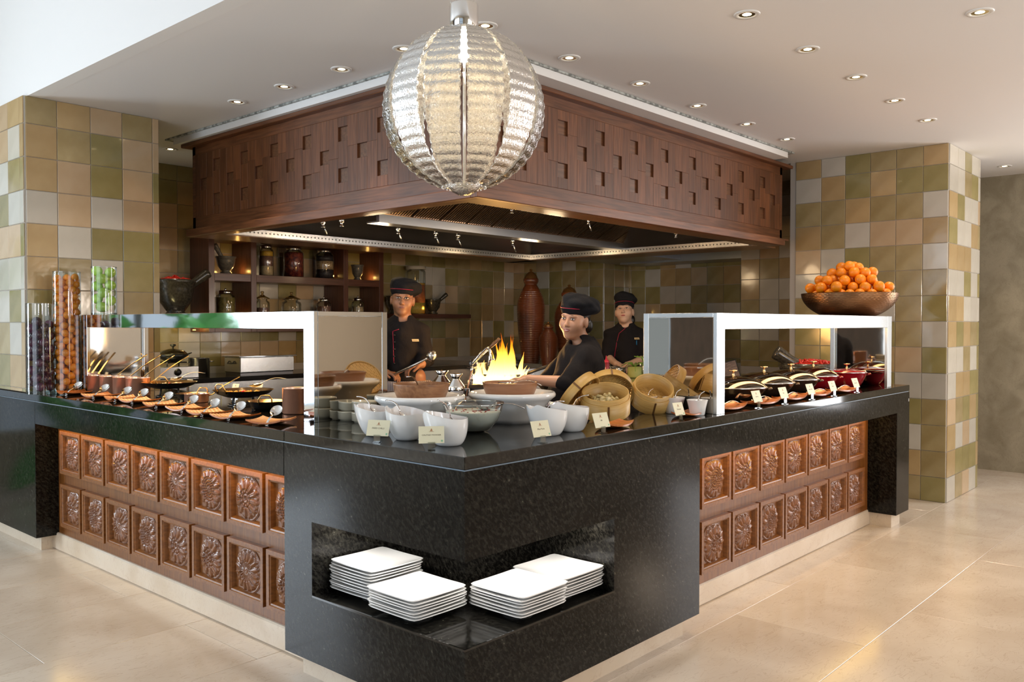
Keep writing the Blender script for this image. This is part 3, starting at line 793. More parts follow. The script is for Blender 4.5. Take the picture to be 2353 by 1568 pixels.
# ------------------------------------------------------------------ glass pendant over the counter corner
LW = 2.9; LP = CAM + (FW + RT * (1066 - 1176.5) / FPX - UP * (253 - 784.0) / FPX) * LW
LR = 0.2735
lamp = thing('pendant_lamp', 'large globe pendant of twelve ribbed textured glass petals hanging over the counter corner', 'pendant lamp', tuple(LP))
PG = bpy.data.materials.new('textured_petal_glass'); PG.use_nodes = True; nt = PG.node_tree; nt.nodes.clear()
o_ = nn(nt, 'ShaderNodeOutputMaterial'); tr_ = nn(nt, 'ShaderNodeBsdfTransparent'); tl = nn(nt, 'ShaderNodeBsdfTranslucent'); df = nn(nt, 'ShaderNodeBsdfDiffuse'); gl = nn(nt, 'ShaderNodeBsdfGlossy')
tr_.inputs[0].default_value = (0.94, 0.93, 0.90, 1); tl.inputs[0].default_value = (0.95, 0.90, 0.80, 1); df.inputs[0].default_value = (0.9, 0.9, 0.88, 1); gl.inputs['Roughness'].default_value = 0.12
tc_ = nn(nt, 'ShaderNodeTexCoord'); nz_ = nn(nt, 'ShaderNodeTexNoise'); nz_.inputs['Scale'].default_value = 130; nz_.inputs['Detail'].default_value = 3
bp_ = nn(nt, 'ShaderNodeBump'); bp_.inputs['Strength'].default_value = 0.9; bp_.inputs['Distance'].default_value = 0.004
nt.links.new(tc_.outputs['Object'], nz_.inputs['Vector']); nt.links.new(nz_.outputs[0], bp_.inputs['Height'])
for s_ in (tl, df, gl): nt.links.new(bp_.outputs[0], s_.inputs['Normal'])
m1 = nn(nt, 'ShaderNodeMixShader'); m2 = nn(nt, 'ShaderNodeMixShader'); m3 = nn(nt, 'ShaderNodeMixShader')
m1.inputs[0].default_value = 0.35; nt.links.new(tl.outputs[0], m1.inputs[1]); nt.links.new(df.outputs[0], m1.inputs[2])
cr_ = nn(nt, 'ShaderNodeMapRange'); cr_.inputs[1].default_value = 0.35; cr_.inputs[2].default_value = 0.65; cr_.inputs['To Min'].default_value = 0.12; cr_.inputs['To Max'].default_value = 0.40
nt.links.new(nz_.outputs[0], cr_.inputs[0]); nt.links.new(cr_.outputs[0], m2.inputs[0]); nt.links.new(tr_.outputs[0], m2.inputs[1]); nt.links.new(m1.outputs[0], m2.inputs[2])
lw_ = nn(nt, 'ShaderNodeLayerWeight'); lw_.inputs[0].default_value = 0.35; nt.links.new(bp_.outputs[0], lw_.inputs['Normal'])
nt.links.new(lw_.outputs['Fresnel'], m3.inputs[0]); nt.links.new(m2.outputs[0], m3.inputs[1]); nt.links.new(gl.outputs[0], m3.inputs[2]); nt.links.new(m3.outputs[0], o_.inputs[0])


def petal_mesh():
    b = MB(); NU, NV = 9, 116; hw = rad(12.4); th0, th1 = rad(10), rad(164)

    def pt(u, v, dr):
        th = th0 + (th1 - th0) * v
        ph = (u * 2 - 1) * hw * (0.93 + 0.07 * sin(pi * v))
        rib = 0.0048 * abs(sin(v * 21 * pi)) ** 0.8 - 0.002
        edge = 0.004 * (abs(u * 2 - 1) ** 6)
        rr = LR * (1.0 + 0.0 * v) - 0.006 + rib + edge + dr
        ph *= 1 + 0.035 * sin(v * 42 * pi)
        return (rr * sin(th) * cos(ph), rr * sin(th) * sin(ph), rr * cos(th) * 1.0)
    b.grid(NU, NV, lambda u, v: pt(u, v, 0))
    b.grid(NU, NV, lambda u, v: pt(u, v, -0.006))
    for e in (0.0, 1.0):
        b.grid(2, NV, lambda u, v: pt(e, v, -0.006 * u))
    return b.mesh('glass_petal', PG)


pm = petal_mesh(); vdir = math.atan2(CAM[1] - LP[1], CAM[0] - LP[0])
for k in range(12): obj('glass_petal', pm, lamp, (0, 0, 0), (0, 0, vdir + rad(15 + 30 * k)))
part('steel_cap', MB().lathe([(0.0, 0.355), (0.0475, 0.353), (0.049, 0.349), (0.049, 0.275), (0.046, 0.268), (0, 0.268)], 40), CHROME, lamp)
part('centre_rod', MB().tube([(0, 0, 0.27), (0, 0, -0.27)], 0.004, 8).tube([(0.012, 0.006, 0.27), (0.012, 0.006, -0.26)], 0.0025, 6), CHROME, lamp)
part('bottom_bowl', MB().lathe([(0.060, -0.247), (0.055, -0.262), (0.04, -0.276), (0.02, -0.286), (0.0, -0.289)], 32).lathe([(0.056, -0.247), (0.05, -0.26), (0.0, -0.284)], 32), PG, lamp)
wr_ = MB()
for a in (0.6, 2.7, 4.8): wr_.tube([(0.047 * cos(a), 0.047 * sin(a), 0.34), (0.047 * cos(a), 0.047 * sin(a), CZ - LP[2])], 0.0009, 5)
part('hanging_wire', wr_, CHROME, lamp)
part('power_cord', MB().tube([(0, 0, 0.35), (0.004, 0, 0.42), (0, 0, CZ - LP[2])], 0.003, 6), mat('green_cord', (0.25, 0.6, 0.1), 0.4), lamp)
pn = MB()
for k in range(12):
    a = vdir + rad(15 + 30 * k)
    for ph in (-0.1, 0.1):
        pn.ball((0.075 * cos(a + ph), 0.075 * sin(a + ph), -0.262), 0.0035, 6); pn.ball((0.055 * cos(a + ph), 0.055 * sin(a + ph), 0.263), 0.003, 6)
part('rivets', pn, CHROME, lamp)
part('bulb', MB().lathe([(0, 0.16), (0.016, 0.165), (0.02, 0.19), (0.018, 0.25), (0.01, 0.268)], 20), mat('lamp_glow', (1, .9, .7), 0.5, emit=(1.0, 0.86, 0.62), es=22), lamp)
point('pendant_glow', (LP[0], LP[1], LP[2] + 0.13), 8, (1.0, 0.80, 0.52), 0.02)

# ------------------------------------------------------------------ heat bridges


def bridge(name, label, L, D, top, mats, loc, rotz, end0=True, end1=True):
    """local x runs along the front, y to the back, front face at y = 0"""
    t = thing(name, label, 'food warmer', loc, rotz); f, p, e = mats
    hgt = top
    for x in (0, L - 0.075):
        part('post', box((x, 0, 0), (x + 0.075, 0.02, hgt), 0.0015), f, t)
    for x in (0, L - 0.03):
        part('rear_post', box((x, D - 0.03, 0), (x + 0.03, D, hgt), 0.0015), f, t)
    part('front_beam', box((0.0752, 0.0, hgt - 0.076), (L - 0.0752, 0.02, hgt), 0.0015), f, t)
    part('top_shelf', box((0.0, 0.0205, hgt - 0.02), (L, D - 0.031, hgt - 0.0005), 0.001), f, t)
    part('rear_beam', box((0.03, D - 0.02, hgt - 0.06), (L - 0.03, D, hgt), 0.001), f, t)
    if end0: part('end_panel', box((0.0, 0.0205, 0.0), (0.006, D - 0.031, hgt - 0.021), 0.001), p, t)
    if end1: part('end_panel', box((L - 0.006, 0.0205, 0.0), (L, D - 0.031, hgt - 0.021), 0.001), e, t)
    n = max(3, int(L / 0.6))
    for i in range(n):
        x = L * (i + 0.5) / n
        part('heat_lamp', MB().box((x - 0.16, D / 2 - 0.02, hgt - 0.045), (x + 0.16, D / 2 + 0.02, hgt - 0.021)).box((x - 0.15, D / 2 - 0.008, hgt - 0.05), (x + 0.15, D / 2 + 0.008, hgt - 0.045), 1), [STEEL, mat('heat_lamp_glow', (1, .6, .2), .5, emit=(1.0, 0.62, 0.25), es=14)], t)
    return t


MIR2 = mat('dark_mirror_panel', (0.66, 0.62, 0.56), 0.03, 1.0, bump=(1.5, 0.05, (1, 1, 1)))
# left: front faces -X, so local x = -Y (starts at the far end), local y = +X
bridge('heat_bridge', 'mirror-polished steel food warming bridge over the copper pans on the left wing', 2.399, 0.40, 0.473, (MIRROR, MIRROR, MIR2), (0.245, 3.545, H), -pi / 2)
bridge('heat_bridge', 'satin steel food warming bridge over the lidded pans on the right wing', 2.365, 0.40, 0.470, (SATIN, MIR2, MIR2), (1.665, 0.03, H), 0)
area('bridge_heat_left', (0.45, 2.35, H + 0.42), (0.45, 2.35, 0), 0.1, 2.2, 7, HOT)
area('bridge_heat_right', (2.85, 0.24, H + 0.42), (2.85, 0.24, 0), 2.2, 0.1, 7, HOT)
bpy.data.objects['bridge_heat_left'].rotation_euler = (0, 0, 0); bpy.data.objects['bridge_heat_right'].rotation_euler = (0, 0, 0)
point('bridge_tile_wash', (1.3, 4.75, 1.28), 5, (1.0, 0.82, 0.35), 0.1)

# ------------------------------------------------------------------ glass cylinders full of fruit


def cylinder(x, y, z, r, h, label):
    t = thing('glass_cylinder', label, 'vase', (x, y, z))
    part('glass_wall', MB().lathe([(r, 0.0), (r, h)], 48), GLASS, t)
    part('glass_base', MB().lathe([(0, 0.001), (r - .001, 0.001), (r - .001, 0.012), (0, 0.012)], 40), thin_glass('base_glass', (0.85, 0.92, 0.9)), t)
    part('glass_rim', MB().lathe([(r, h - .001), (r, h + .001), (r - .004, h + .001), (r - .004, h - .001)], 48), thin_glass('rim_glass', (0.9, 0.95, 0.95), 1.0, 0.3), t)


def fruit_mesh(name, r, m, sz=1.0, stem=None):
    b = MB(); n = 14
    prof = []
    for j in range(n // 2 + 2):
        t = pi * j / (n // 2 + 1)
        rr = r * sin(t); zz = -r * cos(t) * sz
        if stem: zz -= (0.22 * r if j == n // 2 + 1 else 0.0) + (0.0 if j else -0.1 * r)
        prof.append((max(rr, 0), zz))
    b.lathe(prof, n)
    if stem: b.tube([(0, 0, r * sz * 0.7), (0.002, 0, r * sz * 1.15)], 0.0015, 5, 1)
    return b.mesh(name, m)


def pack(cx, cy, z0, R, top, fr, meshes, name, label, cat, grp, dense=2600, rnd=random, hr=None, sq=1.0):
    """drop equal fruit into a cylinder by picking the lowest free place"""
    pts = []
    while True:
        best = None
        for _ in range(160):
            a = rnd.random() * 2 * pi; q = (R - fr) * sqrt(rnd.random()) if rnd.random() > 0.6 else (R - fr)
            x, y = q * cos(a), q * sin(a); z = z0 + fr * sq
            for (px, py, pz) in pts[-60:]:
                d2 = (px - x) ** 2 + (py - y) ** 2
                if d2 < (2 * fr) ** 2: z = max(z, pz + sqrt((2 * fr) ** 2 - d2) * sq)
            if best is None or z < best[2]: best = (x, y, z)
        if best[2] + fr > top: break
        pts.append(best)
    for (x, y, z) in pts:
        o = obj(name, rnd.choice(meshes), None, (cx + x, cy + y, z), (rnd.uniform(-1, 1), rnd.uniform(-1, 1), rnd.random() * 6))
        o['label'] = label; o['category'] = cat; o['group'] = grp
    return pts


PLUM = mat('plum_skin', (0.035, 0.008, 0.03), 0.22, coat=0.4, noise=(8, (0.09, 0.015, 0.05), (1, 1, 1), .4, .7), rand=0.5)
KUM = mat('kumquat_skin', (0.85, 0.27, 0.008), 0.3, coat=0.2, bump=(160, 0.1, (1, 1, 1)), rand=0.12)
APL = mat('green_apple_skin', (0.36, 0.62, 0.06), 0.2, coat=0.4, noise=(9, (0.48, 0.72, 0.12), (1, 1, 1), .35, .7), rand=0.08)
ORG = mat('orange_peel', (0.90, 0.27, 0.004), 0.4, coat=0.05, bump=(200, 0.15, (1, 1, 1)), rand=0.08)
STM = mat('fruit_stem', (0.06, 0.04, 0.02), 0.7)
rp = random.Random(4)
p = at(93, 850, y=3.655); px_, py_ = p[0], 3.645
cylinder(px_, py_, H, 0.080, 0.54, 'clear glass cylinder of purple plums beside the left tiled pillar')
pack(px_, py_, H + 0.013, 0.077, 1.425, 0.0295, [fruit_mesh('plum', 0.0285, [PLUM, STM])], 'plum', 'round purple plum inside the leftmost glass cylinder', 'plum', 'plums in the glass cylinder', rnd=rp)
p = at(155, 850, y=3.60); kx, ky = p[0], 3.60
cylinder(kx, ky, H, 0.078, 0.735, 'tall clear glass cylinder of kumquats at the left end of the counter')
pack(kx, ky, H + 0.013, 0.075, 1.678, 0.0222, [fruit_mesh('kumquat', 0.0208, [KUM], 1.16), fruit_mesh('kumquat', 0.0218, [KUM], 1.03)], 'kumquat', 'small orange kumquat inside the tall glass cylinder', 'kumquat', 'kumquats in the tall glass cylinder', rnd=rp)
p = at(239, 700, y=3.42); ax_, ay_ = p[0], 3.42
cylinder(ax_, ay_, H + 0.4735, 0.073, 0.29, 'clear glass cylinder of green apples on top of the left warming bridge')
pack(ax_, ay_, H + 0.487, 0.071, 1.76, 0.0335, [fruit_mesh('green_apple', 0.0325, [APL, STM], 0.92, True)], 'green_apple', 'glossy green apple inside the cylinder on the bridge', 'apple', 'green apples in the glass cylinder', rnd=rp)
# oranges in the hammered copper bowl
HAM = mat('hammered_copper', (0.25, 0.13, 0.065), 0.3, 1.0)
ob = thing('fruit_bowl', 'wide hammered copper bowl heaped with oranges on the right warming bridge', 'bowl', (3.62, 0.22, H + 0.4705))
ox, oy = 3.62, 0.22
p = at(1951, 720, y=0.24); ox, oy = p[0], 0.24; ob.location = (ox, oy, H + 0.4705)
BR = 105 / FPX * ((p - CAM) @ FW); bh = 0.150
hb = MB()
def hmb(u, v):
    a = 2 * pi * u; t = v
    r = BR * (0.52 + 0.48 * sin(t * pi / 2) ** 0.92) if t > 0 else BR * 0.52
    z = bh * t ** 1.22
    k = 0.0036 * abs(sin(u * 60 * pi + (round(v * 18) % 2) * pi / 2)) * abs(sin(v * 18 * pi))
    return ((r - k) * cos(a), (r - k) * sin(a), z)
hb.grid(240, 74, hmb, closed_u=True)
hb.lathe([(BR, bh), (BR - .004, bh + .001), (BR - .012, bh - .01), (BR * .75, bh * .38), (BR * .45, 0.008), (0, 0.006)], 64)
hb.lathe([(BR * .5, 0), (0, 0.0)], 48)
part('hammered_shell', hb, HAM, ob)
om = [fruit_mesh('orange', 0.0335, [ORG], 0.96), fruit_mesh('orange', 0.0355, [ORG], 0.97)]
ro = random.Random(12); fr = 0.0345; pts = []
def oz(x, y):
    r = sqrt(x * x + y * y)
    return bh * max(0.12, (r / BR) ** 2.2 * 0.9) + fr
for lay, (rmax, zz) in enumerate(((BR - .05, 0.150), (BR - .055, 0.195), (BR - .105, 0.243), (BR - .155, 0.29), (0.062, 0.335), (0.0, 0.372))):
    n = 260
    got = []
    for _ in range(n * 6):
        a = ro.random() * 2 * pi; r = rmax * sqrt(ro.random()) if lay > 0 else (rmax * (0.75 + 0.25 * ro.random()))
        x, y = r * cos(a), r * sin(a); z = zz + ro.uniform(-.008, .006)
        if all((x - q[0]) ** 2 + (y - q[1]) ** 2 + (z - q[2]) ** 2 > (2 * fr * 0.93) ** 2 for q in pts): pts.append((x, y, z))
for (x, y, z) in pts:
    o = obj('orange', ro.choice(om), None, (ox + x, oy + y, H + 0.4705 + z - 0.01), (ro.uniform(-1, 1), ro.uniform(-1, 1), ro.random() * 6))
    o['label'] = 'ripe orange heaped in the hammered copper bowl'; o['category'] = 'orange'; o['group'] = 'oranges heaped in the copper bowl'

# ------------------------------------------------------------------ wooden rest plates and serving spoons


def rest_plate_mesh(a=0.155):
    def fn(u, v, dz=0.0):
        x = (u - .5) * a; y = (v - .5) * a
        z = 0.006 + 0.013 * (abs(2 * u - 1) ** 2.2) + 0.006 * (abs(2 * v - 1) ** 2.2) + 0.0006 * sin(v * 60) + dz
        return (x, y, z)
    b = MB(); b.grid(14, 40, lambda u, v: fn(u, v)).grid(14, 14, lambda u, v: fn(u, v, -0.006))
    for (f1, f2) in (((0, None), 0), ((1, None), 0), ((None, 0), 0), ((None, 1), 0)):
        b.grid(14, 2, lambda u, v: fn(f1[0] if f1[0] is not None else u, f1[1] if f1[1] is not None else u, -0.006 * v))
    return b.mesh('rest_plate', PLATEW)


RPM = rest_plate_mesh()


def spoon_mesh(L=0.16, bw=0.022, bl=0.032, deep=0.009, name='spoon'):
    b = MB()
    def f(u, v, d=0.0):
        a = 2 * pi * u; r = v
        return (bl * r * cos(a), bw * r * sin(a), deep * (r ** 2 - 1) - d)
    b.grid(24, 7, lambda u, v: f(u, v), closed_u=True).grid(24, 7, lambda u, v: f(u, v, .0012), closed_u=True)
    n = 10; P = []
    for i in range(n):
        t = i / (n - 1); P.append((-bl * 0.95 - t * L, 0, 0.002 + 0.014 * sin(t * pi) - 0.006 * t))
    b.tube(P, [0.0035 + 0.0035 * (i / (n - 1)) ** 2 for i in range(n)], 8, flat=0.35)
    return b.mesh(name, CHROME)


SPM = spoon_mesh(0.075, 0.024, 0.030, 0.010)
pl = [(171, 900, -.10), (232, 903, .06), (283, 909, -.12), (321, 917, .05), (377, 927, -.05), (434, 936, .08), (482, 945, -.04), (541, 955, .12), (624, 966, .55)]
ords = ['leftmost, by the kumquat cylinder', 'second from the left', 'third from the left', 'fourth from the left', 'middle one of nine', 'sixth from the left', 'seventh from the left', 'eighth from the left', 'rightmost, before the tall copper pot']
for (u, v, rz), od in zip(pl, ords):
    p = at(u, v, z=H + 0.018); x, y = float(p[0]), float(p[1]); x = min(max(x, 0.105), 0.17)
    y = float(at(u, v, x=x)[1])
    o = obj('rest_plate', RPM, None, (x, y, H + 0.0005), (0, 0, pi / 2 + rz)); o['label'] = 'curved orange wooden spoon plate on the left wing, ' + od; o['category'] = 'plate'; o['group'] = 'wooden spoon plates on the left wing'
    s_ = obj('serving_spoon', SPM, None); dx_ = Vector((FW[0] * .75 + RT[0] * .35, FW[1] * .75 + RT[1] * .35, .62)).normalized(); dz_ = (Vector((-FW[0], -FW[1], .9)) - dx_ * Vector((-FW[0], -FW[1], .9)).dot(dx_)).normalized(); dy_ = dz_.cross(dx_); q_ = Vector((x, y, 0)) + Vector((RT[0], RT[1], 0)) * .020
    s_.matrix_world = Matrix(((dx_.x, dy_.x, dz_.x, q_.x), (dx_.y, dy_.y, dz_.y, q_.y), (dx_.z, dy_.z, dz_.z, H + .056), (0, 0, 0, 1))) @ Matrix.Rotation(.2 * rz, 4, 'Z'); s_['label'] = 'steel spoon on a wooden plate, ' + od; s_['category'] = 'spoon'; s_['group'] = 'spoons on the left wooden plates'

# ------------------------------------------------------------------ pans


def wall(prof, t=0.0025):
    """double a profile to give it thickness: outer upwards, inner downwards"""
    return prof + [(max(0, r - t), z + (t if i == len(prof) - 1 else 0)) for i, (r, z) in list(enumerate(prof))[::-1]]


def saucepan(x, y, r, h, label, hang=None, z=H, lining=TIN, hl=0.19, tilt=30, group=None):
    t = thing('saucepan', label, 'saucepan', (x, y, z), 0, group)
    part('pan_body', MB().lathe([(0, 0.0005), (r - .004, 0.0005), (r, 0.005), (r, h), (r + .002, h + .001), (r - .002, h + .001), (r - .003, h - .004)], 44), COPPER, t)
    part('tin_lining', MB().lathe([(r - .003, h), (r - .004, 0.004), (0, 0.003)], 40), lining, t)
    if hang is not None:
        c, s_ = cos(hang), sin(hang); k = math.tan(rad(tilt))
        hb_ = MB().tube([(c * (r - .002), s_ * (r - .002), h * .75), (c * (r + .02), s_ * (r + .02), h * .85), (c * (r + hl * .5), s_ * (r + hl * .5), h * .85 + hl * .5 * k), (c * (r + hl), s_ * (r + hl), h * .85 + hl * k)], [0.009, 0.006, 0.006, 0.008], 8, flat=0.5)
        part('handle', hb_, BRASS, t)
    return t


hd = math.atan2(RT[1], RT[0]) + 0.25
for (xx, yy, nm) in ((.31, 3.462, 'leftmost of the row of four'), (.328, 3.322, 'second of the row of four'), (.345, 3.182, 'third of the row of four'), (.36, 3.042, 'right end of the row of four')):
    saucepan(xx, yy, 0.066, 0.105, f'round copper saucepan with long brass handle, {nm}', hd, hl=0.21, tilt=34, group='copper saucepans under the left bridge')
saucepan(0.42, 1.53, 0.068, 0.118, 'tall copper pot beside the right post of the left bridge', None)
saucepan(0.39, 2.42, 0.062, 0.045, 'shallow copper pan of vegetable stew between the two black pans', hd + .2, hl=0.16, tilt=30)
FOOD1 = mat('yellow_curry', (0.75, 0.38, 0.04), 0.4, noise=(60, (0.85, 0.62, 0.15), (1, 1, 1), .4, .6), bump=(70, 0.8, (1, 1, 1)))
FOOD2 = mat('cream_stew', (0.70, 0.50, 0.22), 0.4, noise=(70, (0.88, 0.80, 0.6), (1, 1, 1), .4, .6), bump=(80, 0.8, (1, 1, 1)))
GRN = mat('herb_green', (0.08, 0.28, 0.03), 0.5)
RED = mat('chilli_red', (0.50, 0.02, 0.01), 0.3, coat=0.3, rand=0.3)


def food_chunks(parent, r, z, m, n, rnd, s=0.010, name='food'):
    b = MB(); b.lathe([(r, z - .004), (r * .6, z), (0, z + .004)], 30)
    for _ in range(n):
        a = rnd.random() * 6.28; q = r * 0.9 * sqrt(rnd.random()); k = s * rnd.uniform(.6, 1.3)
        b.ball((q * cos(a), q * sin(a), z + .002), k, 6, 1 if rnd.random() < .12 else 0, 0.7)
    o = part(name, b, [m, RED if rnd.random() < .5 else GRN], parent); o['kind'] = 'stuff'


def wok(x, y, r, h, label, z=H, food=None, name='serving_pan', handles=(0, pi), m=None, rnd=random.Random(2), stand=0.0):
    t = thing(name, label, 'pan', (x, y, z))
    m = m or BLACK; s0 = stand
    part('pan_body', MB().lathe([(0, s0), (r * .55, s0), (r * .85, s0 + h * .45), (r, s0 + h), (r + .002, s0 + h + .001)], 48), m, t)
    part('pan_inside', MB().lathe([(r + .002, s0 + h + .001), (r - .002, s0 + h), (r * .84, s0 + h * .5), (r * .54, s0 + .004), (0, s0 + .004)], 48), mat('pan_inside_brass', (0.72, 0.52, 0.30), 0.22, 1.0), t)
    if stand: part('stand_ring', (lambda q: ([q.tube([(r * .5 * cos(a_), r * .5 * sin(a_), 0.003), (r * .42 * cos(a_), r * .42 * sin(a_), s0 + .004)], .004, 6) for a_ in (0.3, 1.87, 3.44, 5.0)], q.tube([(r * .5 * cos(a_ * .3), r * .5 * sin(a_ * .3), .005) for a_ in range(22)], .004, 6))[1])(MB()), m, t)
    for a in handles:
        c, s_ = cos(a), sin(a); tx, ty = -s_, c
        pts_ = [(c * (r * .93) + tx * k * .03, s_ * (r * .93) + ty * k * .03, s0 + h * .7 + e * .035) for k, e in ((-1, 0), (-1.0, .9), (-.6, 1.35), (.6, 1.35), (1.0, .9), (1, 0))]
        pts_ = [(px + c * .018 * (1 if 0 < i < 5 else 0), py + s_ * .018 * (1 if 0 < i < 5 else 0), pz) for i, (px, py, pz) in enumerate(pts_)]
        part('handle', MB().tube(pts_, 0.0035, 8), BRASS, t)
    if food: food_chunks(t, r * .80, s0 + h * .55, food, 46, rnd)
    return t


fwd = math.atan2(-FW[1], -FW[0])
wok(0.46, 2.86, 0.150, 0.035, 'wide shallow black pan on a ring stand, left of the copper stew pan', food=FOOD2, stand=0.050, handles=(fwd + .1,))
wok(0.42, 2.52, 0.088, 0.040, 'small black pan of yellow rice between the two wide pans', food=FOOD1, handles=(fwd + .9,))
wok(0.46, 2.07, 0.150, 0.035, 'wide shallow black pan of cream curry, second on a ring stand', food=FOOD1, stand=0.045, handles=(fwd - .5,))
wok(0.41, 1.77, 0.098, 0.045, 'small black pan of yellow curry beside the tall copper pot', food=FOOD1, handles=(fwd + .2,))
LAD = spoon_mesh(0.12, 0.030, 0.036, 0.014, 'ladle')
for (x, y, z, rz, lb) in ((0.44, 2.74, H + .115, hd - pi, 'brass toned ladle lying in the wide black pan at the left'), (0.46, 1.95, H + .115, hd - pi, 'long ladle lying in the wide black pan beside the copper pot')):
    o = obj('ladle', LAD, None, (x, y, z), (0, rad(10), rz)); o['label'] = lb; o['category'] = 'ladle'
# lidded pans under the right bridge
BRN = mat('brown_enamel', (0.035, 0.018, 0.010), 0.2, coat=0.5)
REDE = mat('red_enamel', (0.30, 0.004, 0.012), 0.14, coat=0.8)
KNOB = mat('bronze_knob', (0.85, 0.62, 0.38), 0.15, 1.0)


def lidded(x, r, h, label, m, y=0.30, glass=True, lidh=0.062):
    t = thing('lidded_pan', label, 'pan', (x, y, H), fwd + pi / 2)
    part('pan_body', MB().lathe([(0, 0), (r * .62, 0), (r * .80, h * .35), (r * .95, h * .8), (r, h), (r + .003, h + .003), (r - .004, h + .002), (r * .9, h * .75), (r * .6, .005), (0, .005)], 52), m, t)
    part('food', MB().lathe([(r * .88, h * .6), (0, h * .66)], 32), mat('brown_gravy', (0.10, 0.05, 0.015), 0.25), t)
    pr = [(r - .004, h + .004), (r * .93, h + .016), (r * .75, h + lidh * .62), (r * .45, h + lidh * .9), (0.012, h + lidh), (0, h + lidh)]
    lid = part('glass_lid' if glass else 'lid', MB().lathe(pr, 52), SMOKE if glass else m, t)
    part('lid_rim', MB().lathe([(r - .002, h + .003), (r - .001, h + .008), (r - .008, h + .008), (r - .008, h + .003)], 52), STEEL, lid)
    part('knob', MB().lathe([(0.010, h + lidh), (0.006, h + lidh + .008), (0.006, h + lidh + .022), (0.020, h + lidh + .026), (0.022, h + lidh + .032), (0.0, h + lidh + .034)], 20), KNOB, lid)
    for s_ in (-1, 1):
        part('side_handle', MB().tube([(s_ * r * .93, -.035, h * .85), (s_ * (r + .018), -.032, h * .93), (s_ * (r + .026), 0, h * .95), (s_ * (r + .018), .032, h * .93), (s_ * r * .93, .035, h * .85)], 0.008, 8, flat=.6), m, t)
    return t


lidded(2.40, 0.180, 0.072, 'brown lidded pan with glass lid, nearest under the right bridge', BRN, 0.33)
lidded(2.785, 0.172, 0.078, 'brown lidded pan with glass lid, second under the right bridge', BRN, 0.335)
lidded(3.150, 0.165, 0.080, 'brown lidded pan with glass lid, third under the right bridge', BRN, 0.335)
lidded(3.500, 0.155, 0.085, 'red enamelled pan with glass lid in the middle of the right bridge', REDE, 0.34)
lidded(3.83, 0.125, 0.095, 'red enamelled casserole with flat red lid, before the mirror panel', REDE, 0.25, False, 0.028)
# long wooden boats with a spoon each in front of them


def boat_mesh():
    a, bb = 0.30, 0.115
    def fn(u, v, dz=0.0):
        x = (u - .5) * a; y = (v - .5) * bb * (1 - 0.35 * abs(2 * u - 1) ** 2)
        return (x, y, 0.008 + 0.015 * abs(2 * u - 1) ** 2.2 + 0.009 * abs(2 * v - 1) ** 2 + dz)
    b = MB(); b.grid(22, 9, lambda u, v: fn(u, v)).grid(22, 9, lambda u, v: fn(u, v, -.008))
    for f1 in ((0, None), (1, None), (None, 0), (None, 1)):
        b.grid(22, 2, lambda u, v: fn(f1[0] if f1[0] is not None else u, f1[1] if f1[1] is not None else u, -.008 * v))
    return b.mesh('wooden_boat', PLATEW)


BTM = boat_mesh(); SP2 = spoon_mesh(0.15)
bo = ['nearest to the white post', 'second from the white post', 'third from the white post', 'fourth from the white post', 'fifth, at the far end']
for (x, od) in zip((1.905, 2.27, 2.62, 2.96, 3.36), bo):
    o = obj('wooden_boat', BTM, None, (x, 0.105, H), (0, 0, random.uniform(-.05, .05))); o['label'] = 'long orange wooden spoon tray on the right wing, ' + od; o['category'] = 'tray'; o['group'] = 'wooden spoon trays on the right wing'
    s_ = obj('serving_spoon', SP2, None, (x - .05, 0.11, H + .028), (0, 0, pi + random.uniform(-.1, .1))); s_['label'] = 'serving spoon lying on the long wooden tray ' + od; s_['category'] = 'spoon'; s_['group'] = 'spoons on the right wooden trays'
wl_ = obj('wooden_ladle', bpy.data.meshes['ladle'].copy(), None, (2.22, 0.17, H + 0.05), (0, 0, 0.2)); wl_.data.materials.clear(); wl_.data.materials.append(BOWLW)
wl_['label'] = 'dark wooden ladle on the second tray from the white post'; wl_['category'] = 'ladle'
for (u, v, y, od) in ((1412, 977, 0.11, 'in front of the steamer of dumplings'), (1580, 948, 0.11, 'half hidden by the tilted steamer')):
    x = float(at(u, v, y=y)[0])
    o = obj('wooden_boat', BTM, None, (x, y, H), (0, 0, 0.05)); o.scale = (0.62, 0.9, 0.8); o['label'] = 'small orange wooden tray ' + od; o['category'] = 'tray'

# ------------------------------------------------------------------ name cards
CARD = mat('cream_card', (0.74, 0.70, 0.50), 0.5); INK = mat('card_ink', (0.10, 0.07, 0.05), 0.6); LOGO = mat('brown_emblem', (0.40, 0.20, 0.10), 0.6)
ACR = thin_glass('acrylic', (0.9, 0.93, 0.92), 1.0, 0.15)


def text_mesh(s, size):
    cu = bpy.data.curves.new('lettering', 'FONT'); cu.body = s; cu.size = size; cu.align_x = 'CENTER'; cu.align_y = 'CENTER'; cu.extrude = 0.0001
    o = bpy.data.objects.new('tmp', cu); C.objects.link(o); bpy.context.view_layer.update()
    me = bpy.data.meshes.new_from_object(o.evaluated_get(bpy.context.evaluated_depsgraph_get())); bpy.data.objects.remove(o)
    me.materials.clear(); me.materials.append(INK); me.name = 'lettering'
    return me


def emblem(sc):
    b = MB(); z = 0.0003
    P = [(-.9, -1), (.9, -1), (1.0, -.6), (.65, -.3), (.7, .2), (.35, .7), (.55, 1.25), (.2, 1.05), (-.1, 1.2), (-.2, .8), (-.5, .5), (-.45, .1), (-.85, -.3), (-1.05, -.7)]
    b.add([(x * sc, y * sc, z) for x, y in P], [tuple(range(len(P)))])
    b.box((-2.0 * sc, -1.55 * sc, 0.0001), (2.0 * sc, -1.35 * sc, z))
    return b.mesh('emblem', LOGO)


EMB = emblem(0.0042)


